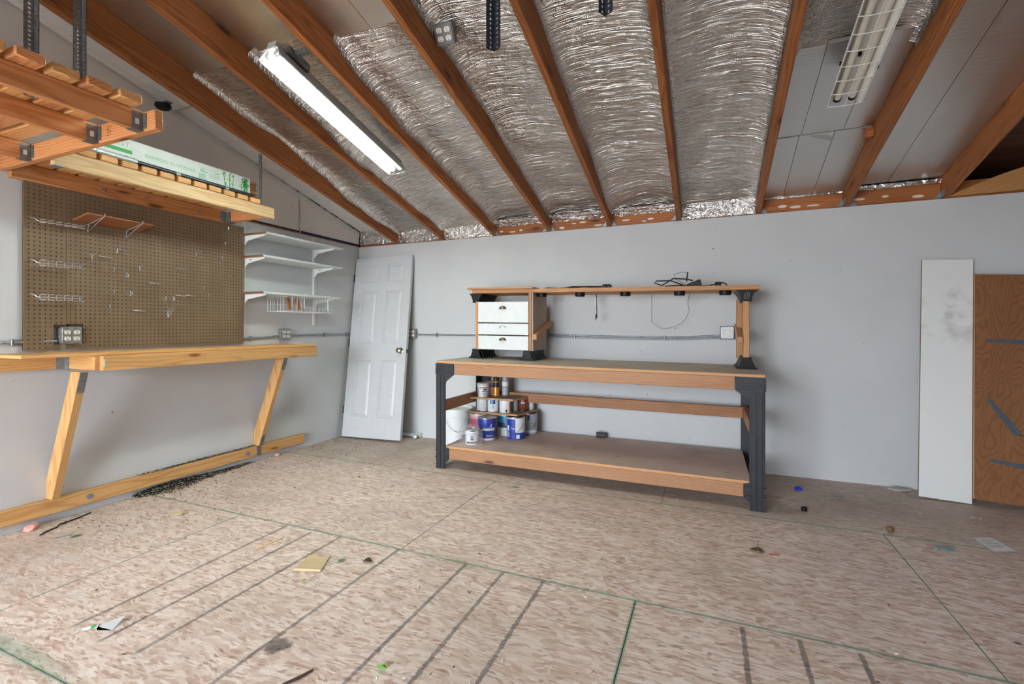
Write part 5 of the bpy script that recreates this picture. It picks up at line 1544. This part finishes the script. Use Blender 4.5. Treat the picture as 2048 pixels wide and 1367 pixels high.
paint_can('white plastic tub half hidden behind the front tub', 1.790, -.240, zu2, .056, .128, C_WHT, [(.66, .72, C_MAROON, -.2, 1.4), (.1, .4, C_GREY, .2, 1.2)], [], False, cat='tub', taper=.16, lidmat=C_TAN, rim=False)
paint_can('short white tub at the back of the upper riser', 1.830, -.130, zu2, .050, .150, C_WHT, [], [], False, cat='tub', taper=.1, lidmat=C_WHT, rim=False)
def spray(label, x, y, z, r, mat, capm, band_m):
    root = thing('spray_can', label, 'spray can', (x, y, z), None, 'spray cans on the upper riser')
    MB().lathe([(0, 0), (r, 0), (r, .125), (r * .8, .140), (r * .72, .146)], n=28).build('can_body', mat, root, (0, 0, 0), smooth=40, local=True)
    MB().lathe([(r + .0006, .085), (r + .0006, .126)], n=28).build('label_band', band_m, root, (0, 0, 0), smooth=60, local=True)
    MB().lathe([(r + .0012, .078), (r + .0012, .084)], n=28).build('label_band', C_RED, root, (0, 0, 0), smooth=60, local=True)
    MB().lathe([(r * .86, .139), (r * .86, .170), (r * .8, .174), (0, .174)], n=24).build('cap', capm, root, (0, 0, 0), smooth=40, local=True)
spray('amber spray can with a black upper half on the upper riser', 1.862, -.275, zu2, .032, C_AMBER, C_BLK, C_BLK)
spray('grey spray can behind the amber spray can', 1.925, -.205, zu2, .031, C_GREY, C_GREY, C_WHT)
# bucket on the floor
bk5 = thing('bucket', 'white plastic bucket standing on the floor behind the left bench leg', 'bucket', (1.385, -.175, 0))
MB().lathe([(0, .002), (.130, .002), (.146, .30), (.152, .30), (.152, .306), (.147, .308), (.149, .330), (.155, .330), (.155, .337), (.149, .338), (.150, .362), (.158, .362), (.158, .382), (.151, .384), (.148, .380), (.147, .364)], n=44).build('bucket_body', plain('bucket_plastic', (228, 230, 230), .45, 0, .02), bk5, (0, 0, 0), smooth=30, local=True)
MB().lathe([(.1475, .368), (.12, .372), (.0, .372)], n=40).build('lid', plain('bucket_lid', (214, 214, 200), .5, 0, .06), bk5, (0, 0, 0), smooth=30, local=True)
fa = math.atan2(CAMY + .175, CAMX - 1.385)
MB().tube([(.158 * math.cos(fa - .9 + 1.9 * k / 12), .158 * math.sin(fa - .9 + 1.9 * k / 12), .30 - .13 * math.sin(math.pi * k / 12)) for k in range(13)], .002, 6).build('wire_handle', M_TIN, bk5, (0, 0, 0), smooth=60, local=True)
MB().lathe([(.1475, .10), (.1485, .14)], n=10, a0=fa + .35, a1=fa + .9).build('label', C_BLUE, bk5, (0, 0, 0), local=True)
# grey socket lying on the shelf
o = thing('socket_cylinder', 'short dark grey cylinder lying at the back of the lower bench shelf', 'cylinder', (2.82, -.075, zsh(2.82)))
zc_ = zsh(2.82) + .0265
MB().cyl((2.775, -.085, zc_), (2.855, -.068, zc_ - .004), .026, .022, 18).build('cylinder_body', plain('dark_grey_plastic', (78, 76, 78), .5), o, smooth=50)
MB().cyl((2.772, -.0857, zc_), (2.7755, -.085, zc_), .020, n=16).build('end_face', plain('mid_grey_plastic', (150, 148, 148), .5), o, smooth=50)

# ================================================================== LEANING PANELS ON THE RIGHT
wp = MB().box(0, .282, 0, .016, 0, 1.672); wp.mi = [1, 1, 0, 1, 1, 1]
o = wp.build('leaning_shelf', [M_WPANEL, M_BROWNEDGE], None, (5.060, -.222, .017), (-.117, .047, -.030), bevel=0)
tag(o, 'tall narrow white shelf board leaning on the back wall', 'shelf board')
pw = thing('plywood_sheet', 'knotty plywood sheet leaning on the back wall with grey brackets screwed on', 'plywood sheet', (5.338, -.268, .050), (-.135, .054, -.020))
pb_ = MB().box(0, .86, 0, .017, 0, 1.522); pb_.mi = [1, 1, 0, 1, 1, 1]
pb_.build('sheet', [M_PLYFACE, M_PLYEDGE], pw, (0, 0, 0), local=True)
M_BRK = plain('blue_grey_bracket', (96, 108, 120), .45, .5, .05)
def bracket(x0, z0, x1, z1, foot):
    d = Vector((x1 - x0, 0, z1 - z0)); L = d.length; a = math.atan2(d.z, d.x)
    b = MB()
    b.add([(0, -.001, -.007), (L, -.001, -.024), (L, -.001, .020), (0, -.001, .009), (0, -.004, -.007), (L, -.004, -.024), (L, -.004, .020), (0, -.004, .009)],
          [(0, 1, 2, 3), (7, 6, 5, 4), (0, 4, 5, 1), (1, 5, 6, 2), (2, 6, 7, 3), (3, 7, 4, 0)])
    b.prism([(0.01, -.002), (L, -.008), (L, .006), (.01, .003)], 'y', -.014, -.004)
    if foot: b.add([(L, -.001, -.014), (L + .05, -.004, .030), (L + .045, -.016, .034), (L, -.012, -.006)], [(0, 1, 2, 3), (3, 2, 1, 0)])
    b.build('shelf_bracket', M_BRK, pw, (x0, 0, z0), (0, -a, 0), local=True, bevel=0)
bracket(.055, 1.062, .42, 1.058, False)
bracket(.066, .672, .215, .458, True)
bracket(.078, .262, .42, .240, False)

# bowed thin plywood at the top right corner under the open rafter bay
bp = MB(); vs = []; fs = []; n = 30
for k in range(n + 1):
    t = k / n
    x = 5.30 + 2.0 * t
    top = 2.122 + .235 * (1 - (1 - min(1, t * 2.2)) ** 2.0) - .02 * t
    for yy in (-.020, -.012):
        vs += [(x, yy - .06 * math.sin(math.pi * min(1, t * 1.6)) * .5, 2.121), (x, yy - .02, top)]
for k in range(n):
    a = k * 4; c = a + 4
    fs += [(a, c, c + 1, a + 1), (a + 2, a + 3, c + 3, c + 2), (a + 1, c + 1, c + 3, a + 3), (a, a + 2, c + 2, c)]
o = bp.add(vs, fs).build('bowed_plywood', wood_maker('bowed_ply', (186, 136, 84), (140, 94, 52), knots=0)('x'), None)
o.data.polygons.foreach_set('use_smooth', [False] * len(o.data.polygons))
tag(o, 'bowed thin plywood strip standing on the back wall in the dark right bay', 'plywood strip')

# ================================================================== LITTER ON THE FLOOR
def flat(name, label, cat, pts, th, mat, z=0.0008, curl=0.0, group=None):
    n = len(pts)
    b = MB().add([(x, y, z + (curl if k % 2 else 0)) for k, (x, y) in enumerate(pts)] + [(x, y, z + th + (curl if k % 2 else 0)) for k, (x, y) in enumerate(pts)],
                 [tuple(range(n))[::-1], tuple(range(n, 2 * n))] + [(i, (i + 1) % n, n + (i + 1) % n, n + i) for i in range(n)])
    o = b.build(name, mat)
    c = Vector((sum(p[0] for p in pts) / n, sum(p[1] for p in pts) / n, 0))
    o.data.transform(Matrix.Translation(-c)); o.location = c
    tag(o, label, cat, group); return o
M_PAPER = plain('white_paper', (236, 236, 234), .6, 0, .03); M_CARD = plain('tan_cardboard', (206, 182, 142), .7, 0, .05)
fl_ = thing('leaflet', 'white printed leaflet in a clear sleeve on the floor at the right', 'leaflet', (5.13, -.93, 0))
MB().add([(5.085, -.875, .0015), (5.185, -.835, .003), (5.215, -1.000, .002), (5.105, -1.045, .0012)], [(3, 2, 1, 0)]).build('paper', M_PAPER, fl_)
MB().add([(5.045, -.868, .0045), (5.185, -.815, .0065), (5.235, -1.010, .0045), (5.095, -1.062, .003)], [(3, 2, 1, 0)]).build('sleeve', M_BAG, fl_)
pr = MB()
for k in range(5):
    t = .2 + .12 * k
    a = Vector((5.085, -.875)).lerp(Vector((5.105, -1.045)), t); c = Vector((5.185, -.835)).lerp(Vector((5.215, -1.0)), t)
    p = a.lerp(c, .15); q = a.lerp(c, .55 + .3 * random.random())
    pr.add([(p.x, p.y, .0032), (q.x, q.y, .0036), (q.x, q.y - .006, .0036), (p.x, p.y - .006, .0032)], [(3, 2, 1, 0)])
pr.build('print_lines', plain('grey_print_lines', (150, 150, 156), .6), fl_)
cdp = thing('cardboard_scrap', 'torn tan cardboard piece on the floor between dark stripes', 'cardboard', (1.885, -2.53, 0))
MB().add([(1.802, -2.477, .001), (1.840, -2.462, .005), (1.860, -2.468, .004), (1.915, -2.450, .006), (1.950, -2.515, .004), (1.978, -2.575, .003), (1.905, -2.600, .002), (1.848, -2.617, .001)] + [(1.802, -2.477, .004), (1.840, -2.462, .008), (1.860, -2.468, .007), (1.915, -2.450, .009), (1.950, -2.515, .007), (1.978, -2.575, .006), (1.905, -2.600, .005), (1.848, -2.617, .004)],
         [tuple(range(8)), tuple(range(8, 16))[::-1]] + [(i, 8 + i, 8 + (i + 1) % 8, (i + 1) % 8) for i in range(8)]).build('sheet', M_CARD, cdp)
MB().add([(1.845, -2.622, .004), (1.982, -2.580, .006), (1.978, -2.572, .013), (1.850, -2.610, .011)], [(0, 1, 2, 3)]).build('curled_edge', M_CARD, cdp)
sc_ = thing('paper_scrap', 'folded white paper scrap with green print on the floor at lower left', 'paper', (1.51, -3.21, 0))
MB().add([(1.474, -3.232, .001), (1.535, -3.163, .020), (1.560, -3.222, .001), (1.505, -3.245, .001)], [(0, 1, 2), (0, 2, 3), (2, 1, 0), (3, 2, 0)]).build('sheet', M_PAPER, sc_)
MB().add([(1.440, -3.262, .002), (1.478, -3.225, .008), (1.492, -3.238, .003), (1.455, -3.270, .001)], [(0, 1, 2, 3), (3, 2, 1, 0)]).build('tail', M_PAPER, sc_)
MB().add([(1.466, -3.244, .007), (1.476, -3.234, .0095), (1.486, -3.244, .0055), (1.476, -3.253, .004)], [(0, 1, 2, 3), (3, 2, 1, 0)]).build('green_mark', M_GREEN, sc_)
o = board('stir_stick', (.016, .158, .003), (1.4915, -2.449, .0024), PALE, None, (0, 0, -.07), .001); tag(o, 'pale wooden stir stick on the floor near the dark stripes', 'stir stick')
o = MB().lathe([(0, 0), (.016, 0), (.017, .004), (.017, .024), (.014, .028), (0, .028)], n=18).build('cork', plain('cork_stopper', (120, 92, 68), .8, 0, .2), None, (4.677, -.955, .017), (1.35, 0, .6), smooth=40); tag(o, 'small brown cork on the floor by the right joint line', 'cork')
o = MB().lathe([(.013, 0), (.017, 0), (.017, .022), (.013, .022), (.012, .004), (0, .004)], n=18).build('bottle_cap', M_BLACK, None, (4.285, -.785, .001), (.0, 0, 0), smooth=40); tag(o, 'black cap on the floor right of the bench leg', 'cap')
o = MB().box(-.025, .0, -.012, .012, 0, .020).box(.0, .026, -.010, .014, 0, .013).box(-.012, .012, -.006, .018, .0, .024).build('plastic_clip', plain('blue_plastic', (24, 64, 190), .4), None, (4.322, -.352, .001), (0, 0, .2), bevel=.002); tag(o, 'bright blue plastic clip on the floor by the back wall', 'clip')
o = MB().tube([(-.035, .006, .004), (-.01, .0, .006), (.015, -.004, .005), (.04, -.006, .004)], .0035, 6).tube([(.012, -.003, .005), (.03, -.018, .004)], .003, 6).build('plastic_strip', plain('teal_plastic', (40, 130, 140), .4), None, (4.878, -1.104, .001), None, smooth=60); tag(o, 'teal plastic strip on the floor near the leaflet', 'plastic strip')
o = flat('brown_scrap', 'crumpled brown scrap on the floor in front of the right bench leg', 'scrap', [(3.915, -1.515), (3.955, -1.495), (3.985, -1.525), (3.960, -1.550), (3.935, -1.535)], .006, plain('brown_scrap', (110, 90, 64), .8, 0, .2), curl=.008)
zb_ = thing('small_bag', 'tiny clear zip bag with a red edge on the floor beside the brown scrap', 'plastic bag', (4.02, -1.52, 0))
MB().add([(3.985, -1.505, .002), (4.040, -1.490, .006), (4.052, -1.528, .004), (4.005, -1.545, .002)], [(3, 2, 1, 0)]).build('film', M_BAG, zb_)
MB().tube([(4.005, -1.545, .004), (4.052, -1.528, .006)], .0025, 5).build('zip_edge', C_RED, zb_)
o = flat('grey_scrap', 'flat grey plastic scrap on the floor near the back wall', 'scrap', [(4.520, -.405), (4.570, -.395), (4.585, -.425), (4.545, -.455), (4.525, -.44)], .004, plain('grey_film', (150, 146, 136), .5), curl=.002)
o = flat('clear_scrap', 'crumpled clear wrapper at the foot of the back wall', 'wrapper', [(4.93, -.075), (4.98, -.045), (5.05, -.05), (5.06, -.09), (4.99, -.105)], .010, plain('grey_clear_wrap', (170, 168, 164), .3), curl=.008)
M_LEAF = plain('green_leaf', (86, 140, 72), .5, 0, .15)
def leafo(label, x, y, l, w, a, mat=M_LEAF, curl=.008):
    n = 6; vs = []
    for k in range(n + 1):
        t = k / n; ww = w * math.sin(math.pi * min(1, t * .95 + .03)); u = (t - .5) * l
        for s, zz in ((-1, curl), (0, .001), (1, curl * .8)):
            vs.append((u * math.cos(a) - s * ww * math.sin(a), u * math.sin(a) + s * ww * math.cos(a), .0015 + zz * (1 if s else .2) * math.sin(math.pi * t) + abs(u) * .05))
    fs = []
    for k in range(n):
        for j in range(2):
            q = k * 3 + j; fs.append((q, q + 3, q + 4, q + 1))
    o = MB().add(vs, fs).build('leaf', mat, None, (x, y, 0.0008), smooth=60)
    tag(o, label, 'leaf', 'leaves on the floor'); return o
leafo('pale green leaf on the floor in front of the workbench', 2.395, -1.10, .075, .014, .3, plain('pale_leaf', (130, 176, 138), .5, 0, .1))
leafo('green and black curled leaf on the floor at the far left', .408, -2.813, .06, .012, 1.2)
leafo('small green leaf beside the cardboard piece', 1.997, -2.452, .040, .013, 1.0)
leafo('bright green curled leaf on the floor at bottom centre', 2.667, -2.985, .035, .007, .4, plain('bright_leaf', (92, 176, 40), .5), .014)
leafo('tiny yellow green leaf speck between the stripes', 1.965, -2.665, .018, .006, .2, plain('lime_leaf', (140, 190, 70), .5))
leafo('small green fleck on the floor right of the long joint', 4.25, -1.42, .022, .007, .9, plain('lime_leaf', (140, 190, 70), .5))
leafo('dark olive withered leaf next to the stripe below the joint', 2.122, -2.406, .050, .018, .2, plain('olive_leaf', (58, 64, 44), .6, 0, .2), .016)
leafo('small green leaf on the floor before the leaning door', 1.16, -1.35, .02, .007, .2)
co = thing('black_cord', 'short black knotted cord on the floor under the wall bench', 'cord', (.13, -2.75, 0))
MB().tube([(.205, -2.885, .004), (.175, -2.845, .005), (.155, -2.79, .004), (.125, -2.765, .006), (.132, -2.735, .010), (.115, -2.70, .006), (.098, -2.65, .004), (.070, -2.585, .004)], .0042, 7).build('cord_body', M_RUBBER, co, smooth=60)
MB().lathe([(0, -.008), (.008, 0), (0, .008)], (.128, -2.735, .010), 10).build('knot', M_RUBBER, co, smooth=60)
def lump(name, label, x, y, r, mat, seed, cat='insulation'):
    q = random.Random(seed); bm = bmesh.new(); bmesh.ops.create_icosphere(bm, subdivisions=2, radius=r)
    for v in bm.verts: v.co *= q.uniform(.7, 1.15); v.co.z = max(v.co.z * .6, -r * .3) + r * .3
    me = bpy.data.meshes.new(name); bm.to_mesh(me); bm.free(); me.materials.append(mat)
    o = link(name, me, None, (x, y, .001)); tag(o, label, cat, 'tufts of pink insulation on the floor'); return o
M_PINKI = plain('pink_insulation', (206, 152, 142), .9, 0, .15, bump=.6)
lump('insulation_tuft', 'pink insulation tuft at the foot of the left wall near the photo edge', .05, -2.86, .040, M_PINKI, 1)
lump('insulation_tuft', 'pink insulation tuft under the far wall bench brace', .035, -1.145, .028, M_PINKI, 2)
lump('insulation_tuft', 'small pink insulation bit before the leaning door, right one', .551, -.505, .014, M_PINKI, 3)
lump('insulation_tuft', 'small pink insulation bit before the leaning door, left one', .490, -.616, .014, M_PINKI, 4)
o = flat('cardboard_chip', 'torn brown cardboard chip on the floor near the seed pile', 'cardboard', [(.555, -2.395), (.60, -2.335), (.64, -2.345), (.645, -2.385), (.59, -2.41)], .003, M_CARD, curl=.006)
def nail(label, x, y, a, l=.075):
    o = MB().cyl((0, 0, .0028), (l, 0, .0028), .0018, n=7).cyl((-.001, 0, .0045), (.0005, 0, .0045), .0042, n=10).build('nail', M_CHROME, None, (x, y, .0008), (0, 0, a), smooth=50); tag(o, label, 'nail', 'nails on the floor')
nail('shiny nail on the long floor joint, upper of two', 1.435, -2.235, .75, .095)
nail('shiny nail on the long floor joint, lower of two', 1.440, -2.262, .62, .085)
stp = MB().tube([(-.018, -.03, .001), (-.012, .0, .012), (.012, .006, .012), (.020, -.022, .001)], .0012, 5).build('staple', M_GALVD, None, (1.668, -2.045, .001), None); tag(stp, 'bent wire staple on the floor above the long joint', 'staple')
stp = MB().tube([(-.012, -.012, .001), (-.006, .008, .010), (.008, .008, .010), (.016, .0, .001)], .0011, 5).build('staple', M_GALVD, None, (3.31, -1.90, .001), None); tag(stp, 'bent wire staple on the floor in the middle right', 'staple')
o = MB().tube([(-.03, -.05, .004), (0, 0, .006), (.012, .045, .004)], [.004, .005, .003], 6).build('twig', plain('twig_bark', (84, 62, 48), .8), None, (2.442, -3.129, .001), None, smooth=60); tag(o, 'short brown twig at the bottom edge of the photo', 'twig')
o = MB().tube([(-.03, -.004, .003), (.0, .002, .003), (.03, .008, .003)], .003, 6).tube([(.028, .006, .003), (.040, .016, .003)], .005, 6).build('hex_key', M_GALV, None, (.345, -2.845, .001), (0, 0, .9), smooth=60); tag(o, 'small steel fitting on the floor at the far left', 'fitting')

# heap of black sunflower seed hulls along the left wall, and loose grains around: uncountable
def hulls(name, n, gen, parent=None, seed=1):
    q = random.Random(seed); b = MB()
    for k in range(n):
        x, y, z = gen(q)
        a = q.uniform(0, 6.28); e = q.uniform(-.5, .5); l = q.uniform(.005, .0095); w = l * .38
        d = Vector((math.cos(a) * math.cos(e), math.sin(a) * math.cos(e), math.sin(e))) * l
        s = Vector((-math.sin(a), math.cos(a), 0)) * w; u = Vector((0, 0, w * .8))
        c = Vector((x, y, z + .0022))
        b.add([c - d, c + s, c + d, c - s, c + u, c - u], [(0, 3, 4), (3, 2, 4), (2, 1, 4), (1, 0, 4), (3, 0, 5), (2, 3, 5), (1, 2, 5), (0, 1, 5)], 0 if q.random() < .74 else 1)
    return b.build(name, [plain('seed_hull', (26, 25, 24), .5, 0, .1), plain('seed_stripe', (176, 164, 142), .6, 0, .1)], parent)
def heap(q):
    y = -2.32 + (q.betavariate(1.5, 1.9)) * .95
    t = (y + 2.32) / .95
    wdt = .022 + .085 * math.exp(-((t - .22) / .20) ** 2) + .025 * math.exp(-((t - .6) / .25) ** 2)
    x = .004 + abs(q.gauss(0, .55)) * wdt
    hh = max(0, .030 * (1 - x / (wdt * 1.1))) * (0.4 + math.exp(-((t - .25) / .3) ** 2))
    return x, y, q.uniform(0, hh)
o = hulls('seed_hulls', 4200, heap, None, 3); tag(o, 'heap of black sunflower seed hulls along the foot of the left wall', 'seed hulls', None, 'stuff')
def loose(q):
    x = abs(q.gauss(0, .45)) + .01; y = q.uniform(-2.75, -.35)
    return x, y, 0
o = hulls('scattered_hulls', 420, loose, None, 4); tag(o, 'loose seed hulls and crumbs scattered over the floor beside the left wall', 'seed hulls', None, 'stuff')
def onrail(q):
    return q.uniform(.006, .036), -2.30 + 1.0 * q.betavariate(1.6, 1.6), .1455 + q.uniform(0, .004)
o = hulls('hulls_on_rail', 700, onrail, None, 5); tag(o, 'line of black seed hulls lying on the bottom rail of the wall bench', 'seed hulls', None, 'stuff')
cr = MB(); q = random.Random(9)
for k in range(260):
    x, y = q.uniform(.3, 5.6), q.uniform(-3.4, -.1)
    s = q.uniform(.0015, .0045)
    mi = q.choice((0, 0, 1, 2, 2, 3))
    a = q.uniform(0, 6.28); ca, sa = math.cos(a), math.sin(a); l = s * q.uniform(1, 4)
    cr.add([(x + ca * l, y + sa * l, .0006), (x - sa * s, y + ca * s, .0006), (x - ca * l, y - sa * l, .0006), (x + sa * s, y - ca * s, .0006), (x, y, .0006 + s)], [(0, 1, 4), (1, 2, 4), (2, 3, 4), (3, 0, 4), (3, 2, 1, 0)], mi)
o = cr.build('floor_crumbs', [plain('crumb_white', (228, 226, 220), .7), plain('crumb_tan', (190, 150, 90), .7), plain('crumb_dark', (52, 46, 42), .7), plain('crumb_straw', (214, 190, 140), .7)], None)
tag(o, 'tiny crumbs and splinters scattered over the whole floor', 'crumbs', None, 'stuff')
